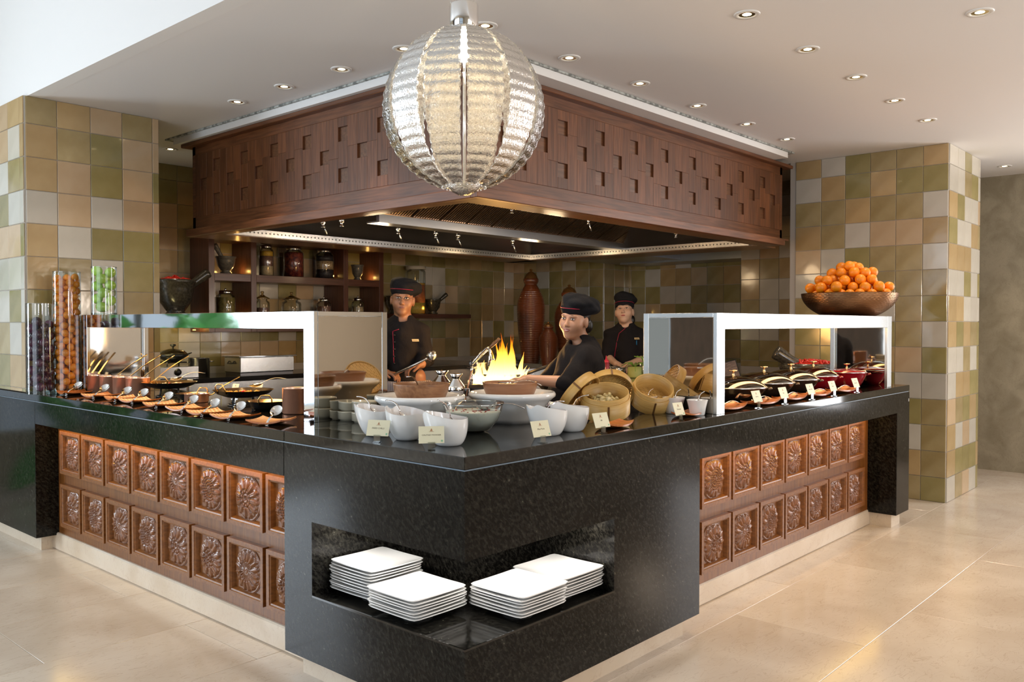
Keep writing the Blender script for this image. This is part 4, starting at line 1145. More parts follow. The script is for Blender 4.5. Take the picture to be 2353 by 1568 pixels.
def card(x, y, yaw, txt, label, w=0.085, h=0.058, z0=0.022, lean=20, font=0.0085):
    t = thing('name_card', label, 'name card', (x, y, H), yaw)
    R = Matrix.Translation((0, 0, z0)) @ Matrix.Rotation(rad(90 - lean), 4, 'X')
    cp = part('card', MB().box((-w / 2, 0, -.0006), (w / 2, h, .0006), bev=0.0003), CARD, t); cp.matrix_basis = R
    if txt: obj('lettering', text_mesh(txt, min(font, w * 1.15 / max(6, len(txt)))), cp, (0, h * .48, .0008))
    obj('emblem', EMB, cp, (0, h * .78, .0008))
    obj('diet_mark', bpy.data.meshes.get('diet_mark') or MB().box((-.003, -.003, 0), (.003, .003, .0003)).lathe([(0, .0005), (.0016, .0004)], 10).mesh('diet_mark', mat('diet_green', (0.25, 0.5, 0.3), .6)), cp, (w / 2 - .008, .008, .0007))
    part('acrylic_foot', MB().box((-.012, -.012, 0), (.012, .014, .003)).box((-.012, -.004, 0.003), (.012, 0.0, z0 + .004)), ACR, t)


yl = -pi / 2 + 0.12   # faces -X
card(0.038, 0.475, yl + 0.35, 'FRIED CHILLI', 'cream card reading FRIED CHILLI, before the leftmost white sauce bowls')
card(0.040, 0.195, yl + 0.75, 'CHUTNEY POWDER', 'cream card reading CHUTNEY POWDER, nearest to the counter corner')
card(0.415, 0.028, -0.12, 'Mini Puris', 'cream card reading Mini Puris, before the right pair of sauce bowls')
card(0.778, 0.030, -0.10, 'Idli', 'cream card reading Idli, beside the steamer of dumplings')
card(1.355, 0.035, -0.08, 'Dimsum', 'cream card reading Dimsum, right of the tilted steamer', w=0.07)
for (x, tx, od) in ((2.085, 'Dal Fry', 'nearest to the white post'), (2.39, 'Rice', 'second from the white post'), (2.735, 'Paneer Tikka', 'widest, in the middle of the right wing'), (3.05, 'Biryani', 'fourth from the white post'), (3.41, 'Kadai Aloo', 'farthest on the right wing')):
    card(x, 0.028, -0.04, tx, 'cream dish card on the right wing, ' + od, h=0.06, z0=0.03)
for i, (u, v, od) in enumerate(((394, 885, 'above the left wide pan'), (432, 889, 'behind the ladle of the left wide pan'), (538, 900, 'behind the right wide pan'), (592, 900, 'left of the tall copper pot'))):
    p = at(u, v, x=0.62)
    card(0.62, float(p[1]), yl, None, 'white dish card behind the pans, ' + od, w=0.055, h=0.045, z0=max(0.03, float(p[2]) - H))

# ------------------------------------------------------------------ corner: tureens, bowls, ramekins, steamers


def sauce_bowl(x, y, rz, label):
    t = thing('sauce_bowl', label, 'bowl', (x, y, H), rz)
    def fn(u, v, ins=0):
        a = 2 * pi * u
        rim = 0.088 + 0.030 * (0.5 + 0.5 * cos(a)) ** 1.3 + 0.006 * math.exp(-((math.remainder(a - 0.5, 2 * pi)) / .22) ** 2) - 0.014 * math.exp(-((math.remainder(a - 0.12, 2 * pi)) / .25) ** 2) + 0.008 * (0.5 - 0.5 * cos(a)) ** 4
        k = v
        r = (0.040 + 0.034 * sin(k * pi / 2) ** 0.8 + 0.004 * k) - (0.004 if ins else 0)
        e = 1 + (0.16 * cos(a)) * k
        z = 0.002 + (rim - 0.002) * (k ** 1.25) + (0.003 if ins and v < 1 else 0)
        return (r * e * cos(a), r * 0.96 * sin(a), z)
    b = MB(); b.grid(64, 18, lambda u, v: fn(u, v), closed_u=True).grid(64, 18, lambda u, v: fn(u, v, 1), closed_u=True)
    rim = [fn(i / 64, 1) for i in range(64)] + [fn(i / 64, 1, 1) for i in range(64)]
    b.add(rim, [(i, (i + 1) % 64, 64 + (i + 1) % 64, 64 + i) for i in range(64)], smooth=True)
    b.lathe([(0.040, 0.002), (0.036, 0.0), (0, 0.001)], 32); b.lathe([(0.036, 0.005), (0, 0.005)], 32)
    part('bowl_body', b, WHITE, t)
    part('sauce', MB().lathe([(0.060, 0.045), (0, 0.046)], 30), mat('tomato_sauce', (0.50, 0.16, 0.05), 0.3), t)
    return t


sb = [(811, 905, 0.160, 0.625, 2.0, 'white tear-shaped sauce bowl, leftmost of the three beside the ramekins'), (886, 980, 0.155, 0.450, 1.5, 'white tear-shaped sauce bowl behind the FRIED CHILLI card'), (988, 1085, 0.155, 0.232, 2.3, 'white tear-shaped sauce bowl at the counter corner beside the CHUTNEY POWDER card'), (1218, 1312, 0.595, 0.150, 2.9, 'white tear-shaped sauce bowl behind the Mini Puris card'), (1279, 1370, 0.748, 0.160, 2.7, 'white tear-shaped sauce bowl next to the steamer of dumplings')]
for (u0, u1, x, y, rz, lb) in sb: sauce_bowl(x, y, rz, lb)
TSP = spoon_mesh(0.075, 0.012, 0.018, 0.005, 'small_spoon')
for (x, y, z, r, lb) in ((0.165, 0.650, H + .092, (0, rad(35), rad(-75)), 'small steel spoon standing in the leftmost sauce bowl'), (0.150, 0.465, H + .088, (0, rad(35), rad(-80)), 'small steel spoon standing in the bowl behind the FRIED CHILLI card'), (0.165, 0.225, H + .085, (0, rad(55), rad(-15)), 'small steel spoon standing in the bowl at the counter corner'), (0.585, 0.17, H + .085, (0, rad(30), rad(125)), 'small steel spoon leaning right in the bowl behind the Mini Puris card'), (0.745, 0.165, H + .085, (0, rad(40), rad(130)), 'small steel spoon in the sauce bowl next to the steamer')):
    o = obj('small_spoon', TSP, None, (x, y, z), r); o['label'] = lb; o['category'] = 'spoon'
# glass bowl of raita
gb = thing('glass_bowl', 'clear glass bowl of white raita between the two white tureens', 'bowl', (0.478, 0.432, H))
GB = [(0.045, 0.0), (0.062, 0.006), (0.095, 0.045), (0.112, 0.085), (0.119, 0.110)]
part('glass_wall', MB().lathe([(0, 0.0)] + GB, 52), GLASS, gb)
part('glass_rim', MB().lathe([(0.119, 0.108), (0.122, 0.112), (0.119, 0.115), (0.115, 0.112), (0.119, 0.108)], 52), thin_glass('rim_glass'), gb)
part('raita', MB().lathe([(0, 0.002), (0.060, 0.009), (0.093, 0.047), (0.106, 0.078), (0.104, 0.082), (0, 0.083)], 48), mat('raita_white', (0.80, 0.78, 0.66), 0.35, noise=(40, (0.70, 0.66, 0.5), (1, 1, 1), .55, .72)), gb)
sp_ = MB(); rq = random.Random(3)
for _ in range(40):
    a = rq.random() * 6.28; q = 0.03 + 0.06 * rq.random(); sp_.box((q * cos(a) - .004, q * sin(a) - .001, .083), (q * cos(a) + .004, q * sin(a) + .001, .085))
part('chilli_flakes', sp_, RED, gb, kind='stuff')
o = obj('ladle', LAD, None, (0.53, 0.42, H + .085), (0, rad(-24), rad(155))); o.data = LAD; o['label'] = 'steel ladle hooked over the rim of the raita bowl'; o['category'] = 'ladle'; o.location = (0.515, 0.405, H + .098); o.rotation_euler = (0, rad(-2), math.atan2(-RT[1], -RT[0]) + .1)
# tureens


def tureen(x, y, r, label):
    t = thing('porcelain_tureen', label, 'tureen', (x, y, H))
    h = 0.128
    part('tureen_body', MB().lathe([(0, 0), (r * .60, 0), (r * .68, .02), (r * .80, h * .60), (r * .93, h * .78), (r * .995, h * .86), (r, h * .93), (r * .975, h), (r * .93, h + .001), (r * .86, h - .012), (r * .60, h - .030), (0, h - .03)], 72), WHITE, t)
    return t


def wood_bowl(x, y, z, r, h, label, m):
    t = thing('wooden_bowl', label, 'bowl', (x, y, z))
    part('bowl_body', MB().lathe([(0, 0), (r * .80, 0), (r * .86, h * .2), (r * .95, h * .55), (r, h * .95), (r, h), (r - .007, h), (r * .90, h * .5), (r * .80, .010), (0, .010)], 56), m, t)
    part('bowl_content', MB().lathe([(r * .93, h * .72), (0, h * .75)], 36), mat('dark_chutney', (0.16, 0.07, 0.03), 0.3), t)
    return t


tureen(0.470, 0.730, 0.186, 'large white porcelain tureen with a wooden bowl, left one behind the sauce bowls')
tureen(0.842, 0.556, 0.188, 'large white porcelain tureen with a wooden bowl, right one by the glass bowl')
TERR = mat('terracotta_glaze', (0.27, 0.115, 0.055), 0.35, coat=0.2, noise=(8, (0.34, 0.16, 0.08), (1, 1, 8), .3, .7))
p = at(946, 900, x=0.52); wood_bowl(0.50, 0.755, H + 0.100, 0.117, 0.072, 'reddish wooden bowl on the left white tureen', BOWLW)
wood_bowl(0.835, 0.562, H + 0.100, 0.118, 0.070, 'ridged brown stoneware bowl on the right white tureen', TERR)
o = obj('ladle', LAD, None, (0.825, 0.575, H + .166), (rad(0), rad(-3), math.atan2(-RT[1], -RT[0]) + .15)); o['label'] = 'pale ladle resting over the rim of the stoneware bowl'; o['category'] = 'ladle'
o = obj('ladle', LAD, None, (0.535, 0.80, H + .150), (0, rad(22), rad(28))); o['label'] = 'ladle with pale handle tip in the reddish wooden bowl'; o['category'] = 'ladle'
# ramekins


def ramekin_mesh(r=0.055, h=0.046):
    b = MB(); b.lathe([(0, 0), (r * .78, 0), (r * .82, .006), (r * .97, .009), (r * .985, h * .85), (r * 1.0, h * .87), (r * 1.0, h), (r * .93, h), (r * .90, .010), (0, .008)], 44)
    return b.mesh('ramekin', CREAMC)


RK = ramekin_mesh()
for (x, y, s, n, nm) in ((0.405, 1.118, 0.90, 2, 'left front pair of stacked ramekins'), (0.398, 1.004, 0.98, 2, 'right front pair of stacked ramekins'), (0.640, 1.235, 1.0, 2, 'rear left pair of stacked ramekins'), (0.625, 1.105, 1.0, 2, 'rear right pair beside the tureen')):
    for k in range(n):
        o = obj('ramekin', RK, None, (x + .002 * k, y, H + k * 0.0472 * s), (0.06 if (k and y > 1.11 and x < .5) else 0, 0.0, 0)); o.scale = (s, s, s)
        o['label'] = f'cream ramekin, {"upper" if k else "lower"} of the {nm}'; o['category'] = 'ramekin'; o['group'] = 'cream ramekins beside the left bridge'


def steamer(label, r, h, loc, rot, inner=True, lid=False):
    t = thing('bamboo_steamer', label, 'steamer'); t.location = loc; t.rotation_euler = rot
    part('outer_hoop', MB().lathe([(r, 0), (r, h * .78), (r - .005, h * .79), (r - .006, 0), (r, 0)], 64), BAMBOO, t)
    if inner: part('inner_hoop', MB().lathe([(r - .006, h * .0), (r - .006, h), (r - .011, h), (r - .011, 0.01)], 64), BAMBOO, t)
    mm = MB(); n = 18
    for k in range(n):
        a = -r + 0.01 + (2 * r - .02) * (k + .5) / n; L = sqrt(max(0, (r - .008) ** 2 - a * a)); w = (2 * r - .02) / n * .44
        z0 = (h * .66 if lid else 0.010)
        segs = 9
        for q in range(segs):
            c0 = -L + 2 * L * q / segs; c1 = -L + 2 * L * (q + 1) / segs; dz = .0015 * ((q + k) % 2)
            mm.box((a - w, c0, z0 + dz), (a + w, c1, z0 + .002 + dz))
    part('woven_slats', mm, BAMBOO, t)
    for a in (0.7, 3.9): part('binding_strip', MB().box((r - .001, -.004, 0), (r + .0015, .004, h * .76), M=Matrix.Rotation(a, 4, 'Z')), mat('cane_binding', (0.16, 0.07, 0.02), .5), t)
    return t


def tilt(az, deg):
    """tilt so that the axis leans towards azimuth az"""
    return (Matrix.Rotation(az, 3, 'Z') @ Matrix.Rotation(rad(deg), 3, 'Y') @ Matrix.Rotation(-az, 3, 'Z')).to_euler()


toc = math.atan2(CAM[1] - 0.3, CAM[0] - 1.2)
steamer('open bamboo steamer full of dumplings, tipped towards the viewer', 0.108, 0.095, (1.16, 0.295, H + .036), tilt(toc, 20))
p0 = at(1514, 925, y=0.30)
steamer('empty bamboo steamer tilted to the right against its neighbour', 0.100, 0.095, (float(p0[0]) - .03, 0.33, H + .050), tilt(math.atan2(RT[1], RT[0]) + 4.9 + pi * .0, 35))
steamer('bamboo steamer lid leaning on the left side of the dumpling steamer', 0.110, 0.055, (1.10, 0.375, H + .098), tilt(math.atan2(-RT[1] * .9 + FW[1] * .5, -RT[0] * .9 + FW[0] * .5), 52), False, True)
steamer('pale bamboo steamer lid standing behind the tilted steamer', 0.112, 0.055, (1.385, 0.43, H + .092), tilt(toc + pi + 0.1, 58), False, True)
DMP = mat('dumpling_dough', (0.46, 0.36, 0.13), 0.4, noise=(20, (0.65, 0.55, 0.32), (1, 1, 1), .35, .65))
db = MB()
db.lathe([(0, .012), (.014, .006), (.019, -.004), (.012, -.012), (0, -.013)], 14)
for k in range(9):
    a = k * .7; db.tube([(.004 * cos(a), .004 * sin(a), .010), (.013 * cos(a), .013 * sin(a), .006), (.019 * cos(a + .3), .019 * sin(a + .3), -.004)], .0022, 5)
db.tube([(-.012, .006, .008), (.0, .012, .013), (.012, .008, .009)], .006, 8)
DM = db.mesh('dumpling', DMP); DM.transform(Matrix.Scale(1.25, 4))
rd = random.Random(8); R3 = tilt(toc, 20).to_matrix(); base = Vector((1.16, 0.295, H + .036)); k_ = 0
for i in range(22):
    a = rd.random() * 6.28; q = 0.078 * sqrt(rd.random()); lz = 0.026 + (0.022 if i > 13 else 0) + rd.uniform(0, .006)
    if i > 13: q *= .6
    P_ = base + R3 @ Vector((q * cos(a), q * sin(a), lz))
    o = obj('dumpling', DM, None, tuple(P_), (rd.uniform(-.6, .6), rd.uniform(-.6, .6), rd.random() * 6)); o['label'] = 'steamed dumpling in the open bamboo steamer'; o['category'] = 'dumpling'; o['group'] = 'dumplings in the open steamer'
# small white cups right of the steamers


def cup(x, y, s, label):
    t = thing('white_cup', label, 'cup', (x, y, H))
    part('cup_body', MB().lathe([(0, 0), (.034 * s, 0), (.037 * s, .004), (.043 * s, .04 * s), (.052 * s, .074 * s), (.053 * s, .076 * s), (.049 * s, .076 * s), (.040 * s, .04 * s), (.033 * s, .006), (0, .006)], 44), WHITE, t)
    part('sauce', MB().lathe([(.044 * s, .055 * s), (0, .056 * s)], 24), mat('soy_sauce', (0.05, 0.02, 0.01), .2), t)


for (x, y, s, lb) in ((1.602, 0.095, .93, 'white cup of sauce, nearest beside the white post'), (1.595, 0.215, 1.0, 'white cup of sauce behind the Dimsum card'), (1.565, 0.345, 1.0, 'white cup of sauce, farthest, behind the tilted steamer')):
    cup(x, y, s, lb)
    o = obj('small_spoon', TSP, None, (x, y, H + .062 * s), (0, rad(52), rad(150 + 10 * s))); o.scale = (.7, .7, .7); o['label'] = 'small spoon standing in the ' + lb.replace('white cup of sauce', 'sauce cup'); o['category'] = 'spoon'
# big stone mortar of red chillies behind the right pans
STONE = mat('dark_stone', (0.035, 0.030, 0.022), 0.25, coat=0.4, noise=(60, (0.08, 0.07, 0.05), (1, 1, 1), .4, .7))


def mortar(x, y, z, r, h, label, chil=0, pest=(0.6, 35, 1.0), footed=True, rnd=random.Random(5), m=None):
    t = thing('stone_mortar', label, 'mortar', (x, y, z)); m = m or STONE
    if footed:
        pr = [(0, 0), (r * .55, 0), (r * .58, h * .08), (r * .42, h * .16), (r * .50, h * .22), (r * .80, h * .45), (r * .90, h * .75), (r * .93, h * .88), (r, h * .93), (r * 1.0, h), (r * .85, h), (r * .7, h * .6), (0, h * .45)]
    else:
        pr = [(0, 0), (r * .6, 0), (r * .85, h * .35), (r * .90, h * .48), (r * 1.0, h * .62), (r * 1.02, h * .85), (r * .96, h), (r * .80, h * .98), (r * .5, h * .6), (0, h * .5)]
    part('mortar_body', MB().lathe(pr, 52), m, t)
    a, dg, L = pest; rt = r * .26
    d = Vector((sin(rad(dg)) * cos(a), sin(rad(dg)) * sin(a), cos(rad(dg))))
    s0 = Vector((r * .15 * cos(a), r * .15 * sin(a), h * .62)); e0 = s0 + d * (L * r * 2.0)
    q = [s0 + (e0 - s0) * k for k in (0, .1, .5, .9, .97, 1)]
    part('pestle', MB().tube([tuple(v) for v in q], [rt * .9, rt, rt * .8, rt, rt * .95, rt * .5], 16), m, t)
    if chil:
        b = MB()
        b.lathe([(r * .82, h * .9), (r * .5, h * 1.03), (0, h * 1.08)], 24)
        for _ in range(chil):
            aa = rnd.random() * 6.28; q = r * .78 * sqrt(rnd.random()); zz = h * (1.08 - .16 * (q / r)); c = rnd.random() * 6.28; l = r * .16
            b.tube([(q * cos(aa) - l * cos(c), q * sin(aa) - l * sin(c), zz), (q * cos(aa), q * sin(aa), zz + l * .5), (q * cos(aa) + l * cos(c), q * sin(aa) + l * sin(c), zz + l * .1)], [r * .035, r * .045, r * .008], 6)
        part('dried_chillies', b, RED, t, kind='stuff')
    return t


p = at(1859, 866, y=0.66)
mortar(float(p[0]), 0.66, H, 0.205, 0.135, 'wide dark stone mortar of dried red chillies behind the right bridge', 40, (math.atan2(-RT[1], -RT[0]) - .1, 58, .62), False)
# ------------------------------------------------------------------ open wooden cabinet of jars on the back wall
CF = 4.92; CB = 5.243
cx0, cx1, cx2, cx3 = 1.83, 2.235, 3.245, 3.69
cab = thing('spice_cabinet', 'open dark wooden cabinet of pigeonholes holding spice jars on the back wall', 'shelf', (0, 0, 0))
CW = wood('cabinet_wood', (0.085, 0.030, 0.018), (0.14, 0.052, 0.030), 'Z', rand=0.08, rough=0.4)
CWX = wood('cabinet_wood_x', (0.085, 0.030, 0.018), (0.14, 0.052, 0.030), 'X', rand=0.08, rough=0.4)
for x in (cx0, cx1, cx2, cx3): part('upright', box((x, CF, 1.30), (x + .055, CB, 2.12), 0.002), CW, cab)
for (a, b_) in ((cx0, cx1), (cx1, cx2), (cx2, cx3)):
    for z0, z1 in ((1.30, 1.345), (1.745, 1.810), (2.10, 2.14)): part('shelf_board', box((a + .0555, CF + .002, z0), (b_ - .0005, CB, z1), 0.002), CWX, cab)
for (x, z) in ((2.19, 1.815), (3.21, 1.815), (3.655, 1.815), (2.19, 1.35), (1.78, 1.32)):
    part('shelf_uplight', MB().lathe([(0.014, 0), (0.012, 0.006), (0, 0.006)], 12), mat('uplight_glow', (1, .6, .2), .5, emit=(1, .55, .12), es=4), cab, (x, 5.08, z - .004))
    point('shelf_glow', (x - .01, 5.05, z + .03), 0.28, (1.0, 0.55, 0.14), 0.012)


def grain(name, c1, c2, sc=90): return mat(name, c1, 0.5, noise=(sc, c2, (1, 1, 1), 0.4, 0.6))


def jar(x, y, z, r, h, label, layers, lid='glass'):
    t = thing('glass_jar', label, 'jar', (x, y, z))
    sh = h * 0.80; nr = r * 0.68
    part('jar_glass', MB().lathe([(0, .001), (r * .92, .001), (r, .012), (r, sh - .03), (r * .93, sh - .01), (nr, sh), (nr, sh + .02)], 36), GLASS, t)
    z0 = 0.006
    for (f, m) in layers:
        z1 = z0 + f * sh; rr = r - .006
        part('filling', MB().lathe([(0, z0), (rr, z0), (rr, min(z1, sh - .03)), (0 if z1 < sh - .03 else rr * .9, z1), (0, z1)], 28), m, t); z0 = z1
    if lid == 'metal': part('metal_lid', MB().lathe([(nr + .004, sh + .002), (nr + .006, sh + .004), (nr + .006, sh + .028), (nr, sh + .032), (0, sh + .034)], 28).ball((0, 0, sh + .042), .011, 10), CHROME, t)
    elif lid == 'cork': part('cork_lid', MB().lathe([(r * 1.02, sh), (r * 1.02, sh + .035), (0, sh + .037)], 32), mat('pale_lid', (.55, .48, .36), .5), t)
    else: part('glass_lid', MB().lathe([(nr + .02, sh + .016), (nr + .022, sh + .022), (nr * .8, sh + .038), (.012, sh + .055), (.009, sh + .062), (.016, sh + .07), (.014, sh + .085), (0, sh + .088)], 30), SMOKE, t)


def jx(u, y=5.06): return float(at(u, 650, y=y)[0])


BEI, PUR, CHI, PEA, BLK = grain('beige_lentil', (.55, .40, .22), (.65, .5, .3)), grain('brown_seed', (.20, .10, .08), (.28, .15, .10)), grain('dried_chilli_fill', (.09, .01, .015), (.30, .06, .03), 40), grain('chickpea_fill', (.60, .42, .24), (.38, .24, .12), 60), grain('black_bean', (.02, .015, .02), (.05, .04, .04))
YEL = grain('yellow_dal', (.60, .32, .02), (.7, .42, .06)); MUN = grain('mung_fill', (.34, .26, .08), (.2, .15, .04), 60); PNK = grain('pink_bean', (.40, .24, .18), (.25, .12, .10), 60)
jar(jx(612), 5.06, 1.811, 0.066, 0.315, 'jar layered with cream and brown grains on the upper shelf, glowing at its base', [(.34, BEI), (.36, PUR), (.18, YEL)], 'metal')
jar(jx(675), 5.06, 1.811, 0.094, 0.315, 'wide jar of dried red chillies in the middle of the upper shelf', [(.90, CHI)], 'metal')
jar(jx(746), 5.06, 1.811, 0.090, 0.315, 'wide jar layered with black beans and chickpeas at the right of the upper shelf', [(.33, BLK), (.32, PEA), (.2, BLK)], 'metal')
jar(jx(518), 5.06, 1.346, 0.085, 0.36, 'jar of green mung beans in the lower left pigeonhole', [(.88, MUN)], 'metal')
jar(jx(608), 5.10, 1.346, 0.066, 0.30, 'jar of mixed pulses with glass lid on the lower shelf, left', [(.7, PNK)])
jar(jx(675), 5.10, 1.346, 0.092, 0.30, 'wide glass lidded jar of dark beans on the lower shelf, centre', [(.6, BLK)])
jar(jx(744), 5.06, 1.346, 0.072, 0.30, 'jar of pink beans on the lower shelf, right', [(.8, PNK)], 'metal')
jar(jx(822), 5.06, 1.346, 0.062, 0.32, 'jar layered pale and brown in the lower right pigeonhole', [(.45, PUR), (.3, BEI)], 'metal')
mortar(jx(518), 5.05, 1.811, 0.088, 0.155, 'grey stone mortar with slanting pestle in the upper left pigeonhole', 0, (pi + .3, 38, 1.15), m=mat('grey_stone', (.10, .09, .07), .3, coat=.4, noise=(50, (.18, .16, .12), (1, 1, 1), .4, .7)))
mortar(jx(820), 5.05, 1.811, 0.066, 0.155, 'small grey stone mortar in the upper right pigeonhole', 0, (.6, 62, .62), m=mat('grey_stone'))
# wall shelves with tall jar and mortars
p = at(953, 722, y=5.10); sz = float(p[2])
single('wall_shelf', box((3.95, 4.93, sz - .045), (5.02, 5.243, sz), .002), CWX, 'thick dark wooden wall shelf behind the bespectacled chef', 'shelf')
jar(float(p[0]), 5.08, sz, 0.105, 0.60, 'tall glass jar layered with yellow and orange pasta on the wall shelf', [(.24, grain('yellow_pasta', (.62, .40, .06), (.75, .5, .1))), (.40, grain('orange_lentils', (.42, .10, .03), (.55, .18, .06))), (.04, YEL)], 'cork')
mortar(float(at(995, 722, y=5.08)[0]), 5.08, sz, 0.092, 0.165, 'brass toned stone mortar with raised pestle at the right of the wall shelf', 0, (-.5, 50, 1.05))
mortar(float(at(905, 722, y=5.12)[0]), 5.12, sz, 0.088, 0.19, 'dark stone mortar with pestle hidden behind the chef with glasses', 0, (-.3, 40, 1.3))
point('pasta_jar_glow', (float(p[0]) + .02, 4.98, sz + .06), 0.5, (1, .6, .15), .02)
single('wall_shelf', box((1.0, 4.78, 1.385), (1.78, 5.243, 1.42), .002), STEEL, 'steel wall shelf carrying the big chilli mortar beside the left pillar', 'shelf')
mortar(float(at(402, 700, y=5.0)[0]), 4.99, 1.421, 0.165, 0.32, 'big dark stone mortar heaped with red chillies beside the left pillar', 60, (-.35, 52, .95))
# ------------------------------------------------------------------ benches and appliances
BT = mat('black_bench_top', (0.015, 0.013, 0.012), 0.12, spec=.6)
bn = thing('back_bench', 'dark worktop bench along the tiled back wall', 'bench', (0, 0, 0))
part('bench_top', box((0.84, 4.60, 0.89), (4.6, 5.243, 0.93), .003), BT, bn)
part('bench_front', box((0.84, 4.64, 0.02), (4.6, 4.68, 0.889)), STEEL, bn)
b2 = thing('urn_bench', 'stainless bench with raised splash where the brown urns stand', 'bench', (0, 0, 0))
part('bench_top', box((4.62, 2.9, 0.90), (6.09, 5.24, 0.935), .003), STEEL, b2)
part('splash', box((4.60, 2.88, 0.70), (4.62, 5.24, 0.975)), STEEL, b2)
part('splash', box((4.62, 2.88, 0.70), (6.09, 2.90, 0.975)), STEEL, b2)
part('bench_front', box((4.64, 2.92, 0.02), (6.05, 5.2, 0.699)), DKSTEEL, b2)


def stockpot(x, y, z, r, h, label):
    t = thing('stock_pot', label, 'pot', (x, y, z))
    part('pot_body', MB().lathe([(0, 0), (r, 0), (r, h), (r + .006, h + .003), (r - .003, h + .003), (r - .004, .004), (0, .004)], 40), STEEL, t)
    for s_ in (-1, 1): part('handle', MB().tube([(s_ * r, -.03, h * .8), (s_ * (r + .03), -.03, h * .82), (s_ * (r + .03), .03, h * .82), (s_ * r, .03, h * .8)], .004, 6), CHROME, t)


gs = thing('gas_stove', 'small steel table-top gas stove with round knob on the back bench', 'stove', (float(at(398, 870, y=4.86)[0]), 4.86, 0.931))
part('stove_body', box((-.19, -.14, 0), (.15, .14, .095), .004), STEEL, gs)
part('knob', MB().lathe([(0, .02), (.022, .02), (.03, 0)], 20, M=Matrix.Translation((-.03, -.14, .05)) @ Matrix.Rotation(rad(90), 4, 'X')), BLACK, gs)
part('pan_support', MB().tube([(-.1, -.1, .095), (-.1, -.1, .125), (.1, .1, .125), (.1, .1, .095)], .006, 6).tube([(.1, -.1, .095), (.1, -.1, .125), (-.1, .1, .125), (-.1, .1, .095)], .006, 6), BLACK, gs)
gp_ = gs.location
t = thing('lidded_wok', 'small black wok with glass lid and knob on the gas stove', 'pan', (gp_.x + .0, gp_.y, 0.931 + .128))
part('pan_body', MB().lathe([(0, 0), (.05, 0), (.10, .03), (.125, .065), (.121, .065), (.05, .006), (0, .006)], 36), BLACK, t)
part('glass_lid', MB().lathe([(.118, .066), (.09, .092), (.03, .108), (0, .11)], 32), SMOKE, t)
part('knob', MB().lathe([(.006, .108), (.008, .125), (.022, .132), (.022, .145), (0, .148)], 16), BLACK, t)
part('side_handle', MB().tube([(.12, -.02, .06), (.16, 0, .072), (.12, .02, .06)], .005, 6), BLACK, t)
stockpot(float(at(452, 870, y=4.84)[0]), 4.80, 0.931, 0.085, 0.155, 'steel stock pot with side handles right of the gas stove')
bx_ = float(at(600, 870, y=4.80)[0])
t = thing('steel_container', 'long rectangular stainless food container on the back bench', 'container', (bx_, 4.82, 0.931))
part('container_body', MB().box((-.27, -.13, 0.02), (.27, .13, .155), bev=.008), STEEL, t)
part('container_rim', MB().box((-.285, -.145, .156), (.285, .145, .165), bev=.003), CHROME, t)
part('handle', MB().tube([(-.272, -.04, .12), (-.29, -.04, .10), (-.29, .04, .10), (-.272, .04, .12)], .005, 6), BLACK, t)
part('container_foot', box((-.26, -.12, 0), (.26, .12, .019)), DKSTEEL, t)
# cooking range in the middle with woks, oil cans, tap
rg = thing('cooking_range', 'stainless cooking range with burners in the middle of the kitchen', 'cooking range', (0, 0, 0))
part('range_top', box((1.30, 1.46, 0.90), (3.30, 2.40, 0.935), .003), STEEL, rg)
part('range_body', box((1.33, 1.50, 0.05), (3.27, 2.37, 0.899)), DKSTEEL, rg)
part('range_splash', box((2.75, 2.36, 0.936), (3.30, 2.40, 1.03), .002), STEEL, rg)
for (x, y) in ((1.85, 1.95), (2.42, 2.05), (2.05, 1.72), (2.9, 1.8)):
    gm = MB()
    for k in range(4): gm.box((-.15, -.004, .0), (.15, .004, .03), M=Matrix.Rotation(k * pi / 4, 4, 'Z'))
    gm.lathe([(.15, 0), (.155, .02), (.145, .02), (.14, 0)], 28)
    part('burner_grate', gm, BLACK, rg, (x, y, .935))


def oilcan(x, y, r, label, lab=False):
    t = thing('oil_can', label, 'can', (x, y, .936), math.atan2(CAM[1] - y, CAM[0] - x))
    h = .155
    part('can_body', MB().lathe([(0, 0), (r, 0), (r, h * .52), (r * .95, h * .56), (r * .42, h * .80), (r * .40, h * .82), (r * .75, h * .99), (r * .72, h), (r * .36, h * .83), (0, h * .8)], 40), CHROME, t)
    part('can_handle', MB().tube([(0, r, h * .45), (0, r + .025, h * .45), (0, r + .025, h * .15), (0, r, h * .15)], .004, 6), CHROME, t)
    if lab:
        lb = part('paper_label', MB().lathe([(r + .0006, .01), (r + .0006, .06)], 12, a0=-.6, a1=.95), mat('paper_label', (.55, .55, .58), .6), t)
        for s_, zz in (('SESAME', .045), ('OIL', .028)):
            q = obj('lettering', text_mesh(s_, .017 if s_ == 'SESAME' else .015), lb); q.matrix_basis = Matrix.Rotation(.17, 4, 'Z') @ Matrix.Translation((r + .004, 0, zz)) @ Matrix(((0, 0, 1, 0), (1, 0, 0, 0), (0, 1, 0, 0), (0, 0, 0, 1)))


oilcan(1.66, 1.86, .057, 'chrome oil can with funnel top, left of the pair before the flames')
oilcan(1.485, 1.56, .051, 'chrome oil can with a paper label reading SESAME OIL, right of the pair', True)
